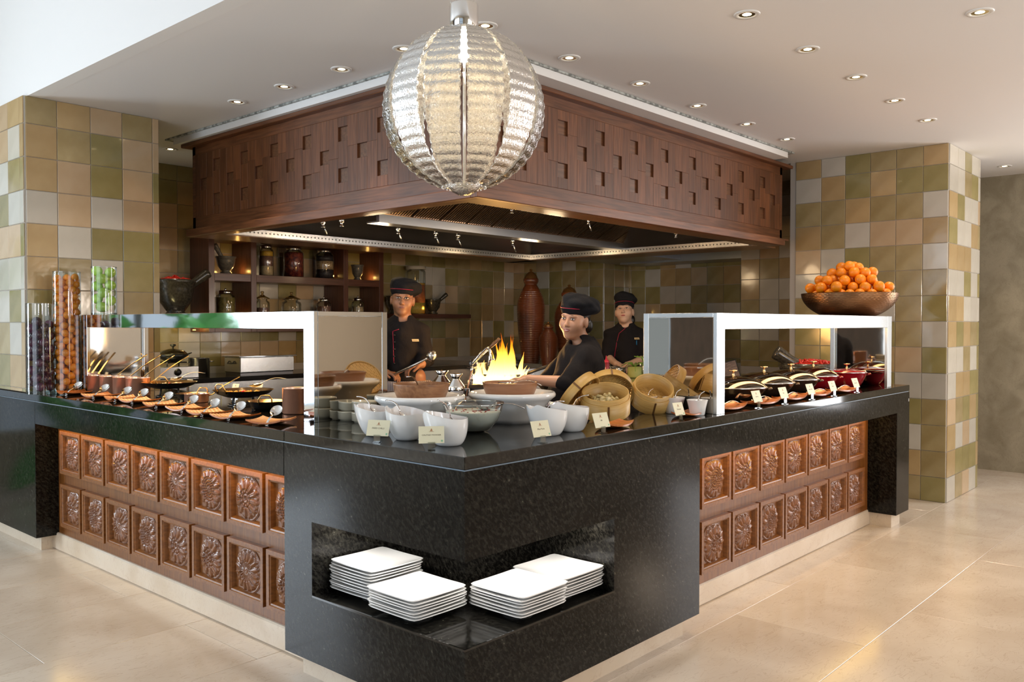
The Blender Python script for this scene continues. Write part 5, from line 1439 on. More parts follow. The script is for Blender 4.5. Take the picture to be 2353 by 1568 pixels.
# spoons standing in the cans are thin steel rods
single('stirring_rod', MB().tube([(0, 0, 0), (.03, -.02, .17)], .004, 6), COPPER, 'thin copper coloured rod leaning beside the labelled oil can', 'rod', (1.53, 1.53, .936))
FX, FY = 2.42, 2.05
wk = thing('flaming_wok', 'black wok engulfed in tall flames on the range', 'wok', (FX + .03, FY + .03, .945))
part('wok_body', MB().lathe([(0, 0), (.06, .004), (.12, .035), (.165, .085), (.161, .085), (.11, .035), (0, .006)], 40), BLACK, wk)
part('wok_handle', MB().tube([(.15, -.05, .07), (.24, -.12, .11), (.34, -.2, .15)], .011, 8), BLACK, wk)
FM = bpy.data.materials.new('flame'); FM.use_nodes = True; nt = FM.node_tree; nt.nodes.clear()
o_ = nn(nt, 'ShaderNodeOutputMaterial'); em = nn(nt, 'ShaderNodeEmission'); ts = nn(nt, 'ShaderNodeBsdfTransparent'); mx = nn(nt, 'ShaderNodeMixShader')
tc_ = nn(nt, 'ShaderNodeTexCoord'); sp_x = nn(nt, 'ShaderNodeSeparateXYZ'); nt.links.new(tc_.outputs['Object'], sp_x.inputs[0])
mr_ = nn(nt, 'ShaderNodeMapRange'); mr_.inputs[1].default_value = 0.0; mr_.inputs[2].default_value = 0.36; nt.links.new(sp_x.outputs[2], mr_.inputs[0])
crf = nn(nt, 'ShaderNodeValToRGB'); e = crf.color_ramp.elements; e[0].position = 0; e[0].color = (1, .72, .30, 1); e[1].position = 1; e[1].color = (1, .10, .0, 1)
q_ = e.new(.45); q_.color = (1, .52, .08, 1); q_ = e.new(.72); q_.color = (1, .26, .01, 1)
nt.links.new(mr_.outputs[0], crf.inputs[0]); nt.links.new(crf.outputs[0], em.inputs[0])
st_ = nn(nt, 'ShaderNodeMapRange'); st_.inputs[1].default_value = 0; st_.inputs[2].default_value = .36; st_.inputs['To Min'].default_value = 5.0; st_.inputs['To Max'].default_value = 1.0
nt.links.new(sp_x.outputs[2], st_.inputs[0]); nt.links.new(st_.outputs[0], em.inputs[1])
lw_ = nn(nt, 'ShaderNodeLayerWeight'); lw_.inputs[0].default_value = .5
pw = nn(nt, 'ShaderNodeMath', operation='POWER'); pw.inputs[1].default_value = 1.6
iv = nn(nt, 'ShaderNodeMath', operation='SUBTRACT'); iv.inputs[0].default_value = 1.0; nt.links.new(lw_.outputs['Facing'], iv.inputs[1]); nt.links.new(iv.outputs[0], pw.inputs[0])
ml = nn(nt, 'ShaderNodeMath', operation='MULTIPLY'); ml.inputs[1].default_value = .75; nt.links.new(pw.outputs[0], ml.inputs[0])
nt.links.new(ml.outputs[0], mx.inputs[0]); nt.links.new(ts.outputs[0], mx.inputs[1]); nt.links.new(em.outputs[0], mx.inputs[2]); nt.links.new(mx.outputs[0], o_.inputs[0])
rf = random.Random(31); fb = MB()
scr = Vector(RT)
for i in range(46):
    lat = rf.uniform(-.135, .135); dep = rf.uniform(-.17, .05)
    hh = (.40 - 1.7 * abs(lat - .01)) * rf.uniform(.55, 1.0); hh = max(hh, .12)
    wv = rf.uniform(.018, .042); ph = rf.random() * 6; lean = rf.uniform(-.05, .05) - lat * .15
    bs = Vector((scr.x * lat + FW[0] * dep, scr.y * lat + FW[1] * dep, 0)); P_ = []; Rr = []
    for k in range(13):
        q = k / 12
        P_.append(tuple(bs + Vector((scr.x, scr.y, 0)) * (lean * q + .014 * sin(ph + q * 5) * q) + Vector((0, 0, hh * q))))
        Rr.append(max(.0006, wv * (sin(pi * min(1, (q * .8 + .2))) ** .8) * (1 - q ** 2.2)))
    fb.tube(P_, Rr, 10, flat=.55)
for k in range(5):   # low side tongue on the left
    lat = -.13 - k * .022; hh = .17 - .02 * k
    bs = Vector((scr.x * lat, scr.y * lat, 0)); fb.tube([tuple(bs + Vector((0, 0, hh * q)) + Vector((scr.x, scr.y, 0)) * (.01 * sin(q * 6 + k))) for q in (0, .25, .5, .75, 1)], [.022, .026, .018, .008, .0008], 10, flat=.6)
fl_ = single('flame', fb, FM, 'tall orange and yellow flames leaping from the wok', 'fire', (FX - .01, FY - .01, .955)); fl_['kind'] = 'stuff'
point('flame_light', (FX - .05, FY - .03, 1.28), 22, (1.0, .52, .16), .10)
point('flame_light_low', (FX - .12, FY - .15, 1.12), 7, (1.0, .55, .2), .06)
wk2 = thing('glowing_wok', 'second black wok with fire glow between the two white tureens', 'wok', (1.62, 1.60, .968)); wk2.location = (1.70, 1.58, .937)
part('wok_body', MB().lathe([(0, 0), (.06, .004), (.10, .03), (.13, .07), (.127, .07), (.09, .03), (0, .006)], 40), BLACK, wk2)
part('ember_glow', MB().lathe([(.07, .02), (0, .021)], 20), mat('ember', (1, .5, .1), .5, emit=(1, .45, .08), es=2.2), wk2)
# tap and ladle
tp = at(1085, 880, z=.94); TX, TY = 2.02, 1.62
TX, TY = float(at(1082, 890, z=.937)[0]), float(at(1082, 890, z=.937)[1]); TX, TY = 2.20, 1.86
q0 = at(1083, 870, y=1.90); TX, TY = float(q0[0]), 1.90
tw = float((np.array([TX, TY, 1.1]) - CAM) @ FW); sc_ = tw / FPX


def scrp(u, v, dt=0.0):
    """point at the tap's depth (plus dt) seen at u, v, relative to the tap base"""
    P_ = CAM + (FW + RT * (u - 1176.5) / FPX - UP * (v - 784) / FPX) * (tw + dt)
    return tuple(P_ - np.array([TX, TY, .936]))


tb = thing('swivel_tap', 'chrome swivel tap with long slanted spout beside the flames', 'tap', (TX, TY, .936))
part('tap_base', box((-.05, -.04, 0), (.05, .04, .055), .004), STEEL, tb)
part('tap_column', MB().tube([(0, 0, .055), (0, 0, .12)], .012, 12).tube([(0, 0, .12), scrp(1084, 842)], .008, 10), CHROME, tb)
part('tap_spout', MB().tube([scrp(1084, 838), scrp(1100, 818), scrp(1116, 802), scrp(1121, 800), scrp(1126, 808), scrp(1126, 826), scrp(1122, 842)], .009, 10), CHROME, tb)
part('tap_lever', MB().tube([scrp(1121, 830), scrp(1134, 826), scrp(1136, 824)], .004, 8), CHROME, tb)
lo = Vector(scrp(1087, 836, .05)); hi = Vector(scrp(1148, 778, .05)); mid_ = lo + (hi - lo) * .62
lt = thing('wok_ladle', 'steel wok ladle with wooden grip slanting up beside the tap', 'ladle', (TX, TY, .936))
part('ladle_shaft', MB().tube([tuple(lo), tuple(mid_)], .005, 8), CHROME, lt)
part('wooden_grip', MB().tube([tuple(mid_), tuple(mid_ + (hi - mid_) * .5), tuple(hi)], [.009, .012, .010], 10), BOWLW, lt)
part('ladle_bowl', MB().ball(tuple(lo), .03, 14), DKSTEEL, lt)
q1 = at(1102, 872, y=2.22); stockpot(float(q1[0]), 2.22, .937, .060, .165, 'tall steel pot behind the tap, right of the flames')
sk = thing('small_saucepan', 'small dark saucepan with slanted handle before the tallest urn', 'pan', (float(at(1178, 840, y=3.55)[0]), 3.55, .936))
part('pan_body', MB().lathe([(0, 0), (.10, 0), (.10, .09), (.096, .09), (.096, .004), (0, .004)], 32), DKSTEEL, sk)
part('pan_handle', MB().tube([(-.09, .03, .07), (-.16, .07, .16)], .008, 8), BLACK, sk)
# brown glazed urns
UR = mat('urn_glaze', (0.17, 0.045, 0.014), 0.28, coat=.5, noise=(2.6, (0.045, 0.018, 0.010), (1, 1, .8), .42, .62))


def urn(u, y, r, h, label, z=.936):
    x = float(at(u, 740, y=y)[0])
    t = thing('lidded_urn', label, 'urn', (x, y, z))
    pr = []; n = 46
    for k in range(n * 4 + 1):
        q = k / (n * 4)
        rr = r * (.60 + .40 * sin(min(1, q / .74) * pi / 2) ** 1.1) if q < .74 else r * (1 - .58 * ((q - .74) / .26) ** 1.6)
        rr += .0022 * (1 if (k % 4) < 2 else -1) * (1 if q < .93 else 0)
        pr.append((rr, q * h * .84))
    top = h * .84
    pr += [(r * .42, top), (r * .46, top + .01 * h), (r * .55, top + .035 * h), (r * .54, top + .06 * h), (r * .50, top + .065 * h)]
    part('urn_body', MB().lathe([(0, 0)] + pr, 48), UR, t)
    lt_ = top + .065 * h
    part('lid', MB().lathe([(r * .50, lt_), (r * .40, lt_ + .035 * h), (r * .18, lt_ + .065 * h), (r * .08, lt_ + .07 * h), (r * .12, lt_ + .09 * h), (0, lt_ + .10 * h)], 32), mat('urn_lid_gold', (.35, .17, .05), .2, .7, coat=.5), t)


urn(1220, 3.78, .142, .99, 'tallest brown ribbed urn with golden lid on the urn bench')
urn(1308, 3.46, .150, .83, 'medium brown ribbed urn half hidden behind the smiling chef')
urn(1260, 3.42, .094, .455, 'small brown ribbed urn between the two taller urns')
# prep table of the chef at the right
pt = thing('prep_table', 'stainless prep table before the chef on the right', 'table', (0, 0, 0))
part('table_top', box((3.45, 1.50, .905), (5.05, 2.10, .935), .003), BT, pt)
part('table_front', box((3.48, 1.53, .03), (5.0, 2.07, .904)), DKSTEEL, pt)


def bottle(u, v, z, label, m, cap, s=1.0):
    p = at(u, v, z=z)
    t = thing('squeeze_bottle', label, 'bottle', (float(p[0]), float(p[1]), z))
    part('bottle_body', MB().lathe([(0, 0), (.024 * s, 0), (.026 * s, .01), (.026 * s, .105 * s), (.018 * s, .12 * s)], 24), m, t)
    part('nozzle_cap', MB().lathe([(.022 * s, .118 * s), (.021 * s, .132 * s), (.009 * s, .138 * s), (.002, .17 * s), (0, .17 * s)], 20), cap, t)


PINK = mat('pink_plastic', (.8, .05, .10), .35)
bottle(1393, 868, .936, 'red squeeze bottle with pink nozzle on the prep table', mat('ketchup_red', (.35, .01, .03), .25, coat=.3), PINK, 1.05)
bottle(1376, 858, .936, 'white squeeze bottle with pink nozzle behind the smiling chef', WHITE, PINK)
for (u, v, r, lb) in ((1410, 862, .055, 'small steel mixing bowl beside the red bottle'), (1421, 866, .062, 'steel mixing bowl in front of the right chef')):
    p = at(u, v, z=.936)
    single('mixing_bowl', MB().lathe([(0, 0), (r * .5, 0), (r * .85, .03), (r, .075), (r - .002, .075), (r * .8, .03), (0, .004)], 32), STEEL, lb, 'bowl', tuple(float(c) for c in p))
p = at(1458, 868, z=.936)
t = thing('leaf_cup', 'pale green cut vegetable block with long sprigs on the prep table', 'vegetable', tuple(float(c) for c in p))
part('vegetable_block', MB().lathe([(0, 0), (.055, 0), (.057, .01), (.055, .085), (.04, .09), (0, .09)], 20, sx=1.1), mat('cabbage_green', (.48, .50, .16), .5, noise=(12, (.36, .42, .10), (1, 1, 1), .3, .7)), t)
sp2 = MB(); rs = random.Random(3)
for _ in range(12):
    a = rs.random() * 6.28; l = rs.uniform(.05, .14); sp2.tube([(0, 0, .085), (l * .5 * cos(a), l * .5 * sin(a), .12), (l * cos(a), l * sin(a), .08 + rs.uniform(-.03, .05))], .003, 5)
part('sprigs', sp2, mat('sprig_green', (.22, .40, .06), .5), t)
p = at(1474, 868, z=.936)
t = thing('steel_canister', 'steel canister of spring onions at the edge of the dark mirror panel', 'canister', (float(p[0]) + .05, float(p[1]), .936))
part('canister_body', MB().lathe([(0, 0), (.05, 0), (.05, .12), (.047, .12), (.047, .005), (0, .005)], 24), STEEL, t)
sp3 = MB()
for _ in range(8):
    a = rs.random() * 6.28; sp3.tube([(0, 0, .10), (.03 * cos(a), .03 * sin(a), .16), (.09 * cos(a), .09 * sin(a), .17)], .004, 5)
part('spring_onions', sp3, mat('sprig_green'), t)
# tray of noodles
p = at(1400, 882, z=.952)
nx, ny = 2.75, 1.30
t = thing('noodle_tray', 'tray heaped with straw coloured noodles behind the steamers', 'tray', (2.62, 1.02, .90)); p = at(1405, 885, z=.95); t.location = (float(p[0]), float(p[1]) + .07, .936)
part('tray_base', box((-.22, -.14, 0), (.22, .14, .012), .003), STEEL, t)
nb = MB(); rn = random.Random(9)
for _ in range(160):
    x, y = rn.uniform(-.20, .20), rn.uniform(-.12, .12); a = rn.random() * 6.28; l = .05; z = .014 + .02 * (1 - (x / .22) ** 2) * rn.random()
    nb.tube([(x - l * cos(a), y - l * sin(a), z), (x, y, z + .008), (x + l * cos(a + .4), y + l * sin(a + .4), z)], .0022, 4)
part('noodles', nb, mat('noodle_straw', (.62, .46, .22), .5), t, kind='stuff')
# menu board leaning at the back right
p = at(1685, 858, y=1.35)
mb_ = single('menu_board', MB().box((-.075, -.006, 0), (.075, .006, .15), bev=.003).box((-.066, -.0075, .01), (.066, -.0065, .14), 1), [BLACK, mat('menu_paper', (.30, .22, .18), .5, noise=(60, (.12, .08, .07), (.5, 1, 6), .4, .6))], 'dark menu board leaning behind the white steel post', 'menu board', (float(p[0]) - .02, 1.35, .932), (rad(-18), rad(-14), rad(-50)))
single('side_shelf', box((float(p[0]) - .3, 1.2, .90), (float(p[0]) + .9, 1.46, .93), .003), BT, 'dark side shelf behind the right counter', 'shelf')
# ------------------------------------------------------------------ people
import openvdb


class SDF:
    def __init__(s, lo, hi, vx):
        s.lo = np.array(lo, float); s.vx = vx; s.n = np.ceil((np.array(hi) - s.lo) / vx).astype(int) + 1
        s.d = np.full(s.n, 0.2, np.float32)

    def _win(s, c0, c1, pad):
        a = np.clip(((np.minimum(c0, c1) - pad - s.lo) / s.vx).astype(int), 0, s.n - 1); b = np.clip(((np.maximum(c0, c1) + pad - s.lo) / s.vx).astype(int) + 2, 1, s.n)
        sl = tuple(slice(i, j) for i, j in zip(a, b))
        g = [((np.arange(i, j)) * s.vx + o).astype(np.float32) for i, j, o in zip(a, b, s.lo)]
        return sl, g[0][:, None, None], g[1][None, :, None], g[2][None, None, :]

    def _mix(s, sl, e, k, sub):
        a = s.d[sl]
        if a.size == 0: return
        if sub:
            e = -e; h = np.maximum(k - np.abs(a - e), 0) / k; s.d[sl] = np.maximum(a, e) + h * h * k * .25
        else:
            h = np.maximum(k - np.abs(a - e), 0) / k; s.d[sl] = np.minimum(a, e) - h * h * k * .25

    def cap(s, a, b, ra, rb=None, k=.02, sub=False):
        a = np.array(a, float); b = np.array(b, float); rb = ra if rb is None else rb
        sl, x, y, z = s._win(a, b, max(ra, rb) + k + .02)
        ba = b - a; L = max(ba @ ba, 1e-9)
        t = np.clip(((x - a[0]) * ba[0] + (y - a[1]) * ba[1] + (z - a[2]) * ba[2]) / L, 0, 1)
        e = np.sqrt((x - a[0] - t * ba[0]) ** 2 + (y - a[1] - t * ba[1]) ** 2 + (z - a[2] - t * ba[2]) ** 2) - (ra + (rb - ra) * t)
        s._mix(sl, e, k, sub); return s

    def ell(s, c, r, R=None, k=.02, sub=False):
        c = np.array(c, float); r = np.array(r, float); m = r.max()
        sl, x, y, z = s._win(c, c, m + k + .02)
        X, Y, Z = x - c[0], y - c[1], z - c[2]
        if R is not None:
            R = np.array(R)
            X, Y, Z = (R[0, 0] * X + R[1, 0] * Y + R[2, 0] * Z, R[0, 1] * X + R[1, 1] * Y + R[2, 1] * Z, R[0, 2] * X + R[1, 2] * Y + R[2, 2] * Z)
        k0 = np.sqrt((X / r[0]) ** 2 + (Y / r[1]) ** 2 + (Z / r[2]) ** 2); k1 = np.sqrt((X / r[0] ** 2) ** 2 + (Y / r[1] ** 2) ** 2 + (Z / r[2] ** 2) ** 2)
        e = np.where(k1 > 1e-6, k0 * (k0 - 1) / np.maximum(k1, 1e-6), -r.min())
        s._mix(sl, e.astype(np.float32), k, sub); return s

    def cut(s, axis, v, keep_below=True):
        g = np.arange(s.n[axis]) * s.vx + s.lo[axis]; sh = [1, 1, 1]; sh[axis] = -1; g = g.reshape(sh)
        s.d = np.maximum(s.d, (g - v if keep_below else v - g).astype(np.float32)); return s

    def ripple(s, amp, f1, f2, seed=0):
        x = (np.arange(s.n[0]) * s.vx)[:, None, None]; y = (np.arange(s.n[1]) * s.vx)[None, :, None]; z = (np.arange(s.n[2]) * s.vx)[None, None, :]
        w = np.sin(x * f1 + 1.3 * np.sin(z * f2 + seed)) * np.sin(y * f1 * .9 + 1.7 * np.cos(z * f2 * .8 + x * 9)) + .6 * np.sin(z * f2 * 1.7 + 2 * np.sin(x * 14 + y * 17 + seed))
        s.d += (amp * w).astype(np.float32); return s

    def mesh(s, name, m):
        g = openvdb.FloatGrid(0.2); g.copyFromArray(np.ascontiguousarray(s.d)); p, q = g.convertToQuads(isovalue=0.0)
        me = bpy.data.meshes.new(name); v = p * s.vx + s.lo
        me.from_pydata(v.tolist(), [], q[:, ::-1].tolist()); me.materials.append(m); me.shade_smooth(); me.update()
        return me


def chef(label, u0, w, sk, P, female=True, yaw=0, pitch=0, roll=0, build=1.0, glasses=False, hatdir=1, smile=True, hair_tail=None, brow=0, sleeves='short', tag='', pen=False, hold=None):
    """P: body points in a local frame: s = to the picture's right, t = towards the viewer, z = up, metres"""
    base = CAM + (FW + RT * (u0 - 1176.5) / FPX) * w
    fwd = np.array([-FW[0], -FW[1]]); fwd /= np.linalg.norm(fwd)
    root = thing('person', label, 'person', (float(base[0]), float(base[1]), 0), math.atan2(fwd[1], fwd[0]) + pi / 2)
    # local axes of root: x = right of picture when looking at the viewer side, y = away from viewer; convert (s,t,z) -> (s,-t,z)
    L = lambda p: np.array([p[0], -p[1], p[2]])
    Q = {k: L(v) for k, v in P.items()}
    hc = Q['head']
    Rh = Matrix.Rotation(rad(yaw), 3, 'Z') @ Matrix.Rotation(rad(-pitch), 3, 'X') @ Matrix.Rotation(rad(roll), 3, 'Y')
    RH = np.array(Rh)                  # columns: face axes; the face looks along local -y
    def hp(x, y, z): return hc + RH @ np.array([x, -y, z])      # x picture right, y forward out of the face, z up
    hs = 1.0 if female else 1.03
    pts = np.array(list(Q.values())); lo = pts.min(0) - .20; hi = pts.max(0) + .20; lo[2] = -.0
    S1 = SDF(lo, hi, .004)
    # head
    S1.ell(hp(0, -.012, .030), (.074 * hs, .094 * hs, .088), RH, .02)
    S1.ell(hp(0, .020, -.035), (.060 * hs, .066, .070), RH, .03)
    S1.ell(hp(0, .055, -.088), (.024, .022, .018), RH, .03)
    for sx in (-1, 1):
        S1.ell(hp(sx * .040, .050, -.020), (.026, .026, .028), RH, .03)
        S1.ell(hp(sx * .076 * hs, -.008, -.004), (.010, .020, .032), RH, .008)
        S1.ell(hp(sx * .029, .082, .016), (.016, .010, .010), RH, .012, True)
        S1.ell(hp(sx * .028, .070, .033), (.022, .014, .008), RH, .015)
        S1.ell(hp(sx * .010, .090, -.026), (.007, .008, .006), RH, .006)
    S1.cap(hp(0, .078, .018), hp(0, .098, -.018), .006, .0095, .010).ell(hp(0, .098, -.022), (.011, .009, .008), RH, .008)
    S1.ell(hp(0, .074, -.052), (.024, .012, .016), RH, .014)
    nk = Q['neck']
    S1.cap(hp(0, -.020, -.05), nk, .050 if female else .056, .055, .03)
    ch, pl_ = Q['chest'], Q['pelvis']
    S1.cap(nk, ch, .06, .10, .05).cap(ch, pl_, .10, .10, .05)
    for sd in ('l', 'r'):
        sh, el, wr = Q['sh' + sd], Q['el' + sd], Q['wr' + sd]
        S1.cap(nk, sh, .05, .045, .04).cap(sh, el, .044, .036, .02).cap(el, wr, .037 * (1.08 if female else 1.1), .025, .015)
        fd = Q['fg' + sd] - wr; Ld = np.linalg.norm(fd); fd = fd / Ld
        up_ = np.array([0, 0, 1.0]); side = np.cross(fd, up_); side /= np.linalg.norm(side); nrm = np.cross(side, fd)
        curl = P.get('curl', (.5,))[0] if isinstance(P.get('curl'), tuple) else .5
        S1.cap(wr, wr + fd * .03, .024, .024, .012)
        for j, off in enumerate((-.026, -.009, .009, .026)):
            b0 = wr + fd * .078 + side * off; ln = (.85, 1.0, .95, .75)[j] * .036
            S1.cap(wr + fd * .022 + side * off * .6, b0, .013, .0105, .008)
            d1 = fd * cos(.35) - nrm * sin(.35); d2 = fd * cos(.95) - nrm * sin(.95)
            b1 = b0 + d1 * ln; b2 = b1 + d2 * ln * .75; b3 = b2 + (fd * cos(1.4) - nrm * sin(1.4)) * ln * .55
            S1.cap(b0, b1, .0095, .0088, .004).cap(b1, b2, .0088, .008, .003).cap(b2, b3, .008, .007, .003)
        th = wr + fd * .030 + side * (-.024 if sd == 'l' else .024)
        tq = th + fd * .030 + side * (-.022 if sd == 'l' else .022) - nrm * .012
        S1.cap(th, tq, .013, .010, .008).cap(tq, tq + fd * .026 - nrm * .012, .010, .0085, .003)
    for sx in (-1, 1): S1.cap(pl_ + np.array([sx * .09, 0, 0]), np.array([pl_[0] + sx * .10, pl_[1], .08]), .075, .045, .03)
    body = obj('body', S1.mesh('body', sk), root)
    # face details
    def ellm(name, c, r, m, parent=root, n=16, R=RH):
        b = MB(); b.ball((0, 0, 0), 1, n); me = b.mesh(name, m)
        M = Matrix([[*(R[i, :] * np.array(r)), c[i]] for i in range(3)] + [[0, 0, 0, 1]])
        me.transform(M); return obj(name, me, parent)
    EW = mat('eye_white', (.75, .72, .70), .25); IR = mat('dark_iris', (.012, .007, .004), .1, coat=.8); LIP = mat('lips_rose' if female else 'lips_brown', (.42, .10, .09) if female else (.26, .11, .09), .35)
    HAIR = mat('black_hair', (.006, .005, .005), .35); TEETH = mat('teeth', (.75, .72, .66), .3)
    for sx in (-1, 1):
        ey = ellm('eye', hp(sx * .0295, .0775, .0145), (.0135, .0072, .0050 if pitch < 5 else .0030), EW)
        q = obj('iris', MB().ball((0, 0, 0), .0050, 12).mesh('iris', IR), ey, tuple(hp(sx * .0295 - .002 * (1 if yaw > 0 else -1) * (abs(yaw) > 15), .0825, .0145)))
        e2 = MB().tube([tuple(hp(sx * .0295 + sx * a, .0815 - abs(a) * .25, .0200 - (a / .016) ** 2 * .0045)) for a in (-.016, -.008, 0, .008, .016)], [.0007, .0014, .0017, .0016, .0008], 6)
        part('eyelash', e2, HAIR, root)
        eb = MB().tube([tuple(hp(sx * .0295 + sx * a, .0830 - max(0, a) * .45, .0365 - (a / .02) ** 2 * .004)) for a in (-.019, -.008, 0, .010, .021)], [.0012, .0022, .0024, .0018, .0008] if female else [.0018, .0032, .0034, .0026, .0012], 6, flat=.7)
        part('eyebrow', eb, HAIR, root)
    mw = .024 if smile else .020; ci = .005 if smile else .001
    for nm, zz, rr in (('upper_lip', -.0475, .0032), ('lower_lip', -.0575 if smile else -.0545, .0040)):
        sgn = 1 if nm == 'upper_lip' else -1
        b = MB().tube([tuple(hp(a, .0895 - (a / .024) ** 2 * .0085, zz - sgn * 0 + (a / .024) ** 2 * (ci + (-.004 if nm == 'upper_lip' else .0055 if smile else .003)))) for a in (-mw, -mw * .6, -mw * .25, 0, mw * .25, mw * .6, mw)], [.0008, rr * .8, rr, rr * .9, rr, rr * .8, .0008], 8)
        part(nm, b, LIP, root)
    if smile: ellm('teeth', hp(0, .0845, -.0520), (.0165, .0068, .0042), TEETH)
    # hair
    S2 = SDF(hc - .22, hc + .22, .005)
    S2.ell(hp(0, -.024, .040), (.080 * hs, .092 * hs, .084), RH, .01)
    S2.ell(hp(0, .072, -.026), (.075, .072, .092), RH, .012, True)
    S2.ell(hp(-.05, .05, -.085), (.07, .09, .09), RH, .012, True).ell(hp(.05, .05, -.085), (.07, .09, .09), RH, .012, True)
    for sx in (-1, 1): S2.ell(hp(sx * .09, .0, -.01), (.016, .026, .04), RH, .01, True)
    if hair_tail is not None: S2.ell(hp(*hair_tail), (.032, .032, .045), RH, .02)
    obj('hair', S2.mesh('hair', HAIR), root)
    # cap: band and floppy crown
    BLK2 = mat('black_twill', (.009, .009, .011), .85, spec=.2, bump=(40, .4, (1, 1, 1)))
    S3 = SDF(hc - .26, hc + .30, .004)
    S3.ell(hp(0, -.012, .062), (.085 * hs, .104 * hs, .050), RH, .01)
    if hatdir == 2:
        S3.ell(hp(0, -.01, .135), (.088, .092, .050), RH, .03).ell(hp(.05, -.03, .115), (.062, .07, .035), RH, .03).ell(hp(-.03, .02, .14), (.05, .05, .03), RH, .03)
    else:
        S3.ell(hp(hatdir * .018, -.025, .108), (.108, .115, .046), RH, .03).ell(hp(hatdir * .082, -.040, .078), (.052, .075, .030), RH, .03).ell(hp(-hatdir * .02, -.01, .132), (.066, .075, .032), RH, .03)
    S3.ripple(.0032, 62, 48, 2)
    S3.ell(hp(0, .070, -.050), (.12, .115, .083), RH, .004, True).ell(hp(0, -.02, -.02), (.073, .094, .09), RH, .004, True)
    obj('chef_cap', S3.mesh('chef_cap', BLK2), root)
    REDP = mat('crimson_piping', (.35, .010, .04), .5)
    ring = [tuple(hp(.0885 * hs * cos(a), -.012 + .109 * hs * sin(a), .076)) for a in [pi * .04 + pi * .92 * i / 14 for i in range(15)]]
    part('cap_piping', MB().tube(ring, .0022, 6), REDP, root)
    # jacket
    JK = mat('chef_jacket', (.012, .010, .011) if female else (.020, .016, .016), .85, spec=.2, bump=(45, .4, (1, 1, .6)))
    lo2 = pts.min(0) - .22; hi2 = pts.max(0) + .20; lo2[2] = .70; hi2[2] = nk[2] + .12
    S4 = SDF(lo2, hi2, .006)
    ax = Q['shl'] - Q['shr']; ax = ax / np.linalg.norm(ax); ax[2] = 0; ax /= np.linalg.norm(ax); dp = np.array([-ax[1], ax[0], 0.0])
    RB = np.stack([ax, dp, np.array([0, 0, 1.0])], 1)
    W_ = build; sw = np.linalg.norm(Q['shl'] - Q['shr']) / 2
    S4.ell(ch + np.array([0, 0, .03]), (sw * .95 * W_ ** .3, .118 * W_, .17), RB, .05)
    S4.ell((ch + pl_) / 2, (sw * .86 * W_, .125 * W_, .20), RB, .06).ell(pl_, (sw * .92 * W_, .135 * W_, .17), RB, .06)
    S4.cap(nk - np.array([0, 0, .02]), Q['shl'], .064, .054, .05).cap(nk - np.array([0, 0, .02]), Q['shr'], .064, .054, .05)
    for sd in ('l', 'r'):
        sh, el, wr = Q['sh' + sd], Q['el' + sd], Q['wr' + sd]
        fr_ = 1.0 if sleeves == 'short' else 1.0
        S4.cap(sh, el, .066 * W_ ** .5, .058 * W_ ** .5, .03)
        if sleeves == 'long': S4.cap(el, el + (wr - el) * .55, .054, .046, .02)
        else: S4.cap(el, el + (wr - el) * .10, .054, .052, .01)
    S4.cap(nk - np.array([0, 0, .02]), nk + np.array([0, 0, .030]), .070, .066, .015)
    S4.cap(nk + np.array([0, 0, -.01]), nk + np.array([0, 0, .16]), .058, .060, .004, True)
    gd = RH @ np.array([0, -1, 0]); S4.cap(nk + gd * .06 + np.array([0, 0, .01]), nk + gd * .12 + np.array([0, 0, .09]), .028, .045, .004, True)
    S4.ripple(.0045, 30, 24, 1).ripple(.0015, 75, 40, 4)
    S4.cut(2, pl_[2] - .12, False)
    jk = obj('jacket', S4.mesh('jacket', JK), root)
    # apron, trousers, shoes
    AP = mat('striped_apron', (.62, .60, .60), .7); 
    if 'striped_apron_done' not in _M:
        nt = AP.node_tree; wv = nn(nt, 'ShaderNodeTexWave'); wv.inputs['Scale'].default_value = 26; wv.bands_direction = 'X'; tcx = nn(nt, 'ShaderNodeTexCoord')
        nt.links.new(tcx.outputs['Object'], wv.inputs['Vector']); c_ = nn(nt, 'ShaderNodeValToRGB'); c_.color_ramp.interpolation = 'CONSTANT'; c_.color_ramp.elements[1].position = .5
        c_.color_ramp.elements[0].color = (.62, .58, .58, 1); c_.color_ramp.elements[1].color = (.16, .12, .16, 1); nt.links.new(wv.outputs[0], c_.inputs[0]); nt.links.new(c_.outputs[0], nt.nodes['Principled BSDF'].inputs['Base Color']); _M['striped_apron_done'] = 1
    S5 = SDF(pl_ - np.array([.35, .30, .62]), pl_ + np.array([.35, .30, .10]), .010)
    S5.ell(pl_ - np.array([0, 0, .06]), (sw * .98 * W_, .150 * W_, .13), RB, .05)
    for sx in (-1, 1): S5.cap(pl_ + np.array([sx * .09, 0, -.05]), pl_ + np.array([sx * .10, 0, -.55]), .12, .12, .06)
    S5.cut(2, pl_[2] - .02, True).cut(2, pl_[2] - .55, False)
    obj('apron', S5.mesh('apron', AP), root)
    S6 = SDF(np.array([pl_[0] - .3, pl_[1] - .3, 0]), np.array([pl_[0] + .3, pl_[1] + .3, pl_[2]]), .012)
    for sx in (-1, 1): S6.cap(pl_ + np.array([sx * .09, 0, -.1]), np.array([pl_[0] + sx * .10, pl_[1], .10]), .10, .065, .03)
    obj('trousers', S6.mesh('trousers', BLACK), root)
    S7 = SDF(np.array([pl_[0] - .3, pl_[1] - .35, -.01]), np.array([pl_[0] + .3, pl_[1] + .3, .16]), .008)
    for sx in (-1, 1): S7.ell((pl_[0] + sx * .10, pl_[1] - .05, .045), (.05, .13, .045), None, .02)
    obj('shoes', S7.mesh('shoes', BLACK), root)
    return root, Q, hp, RB, RH


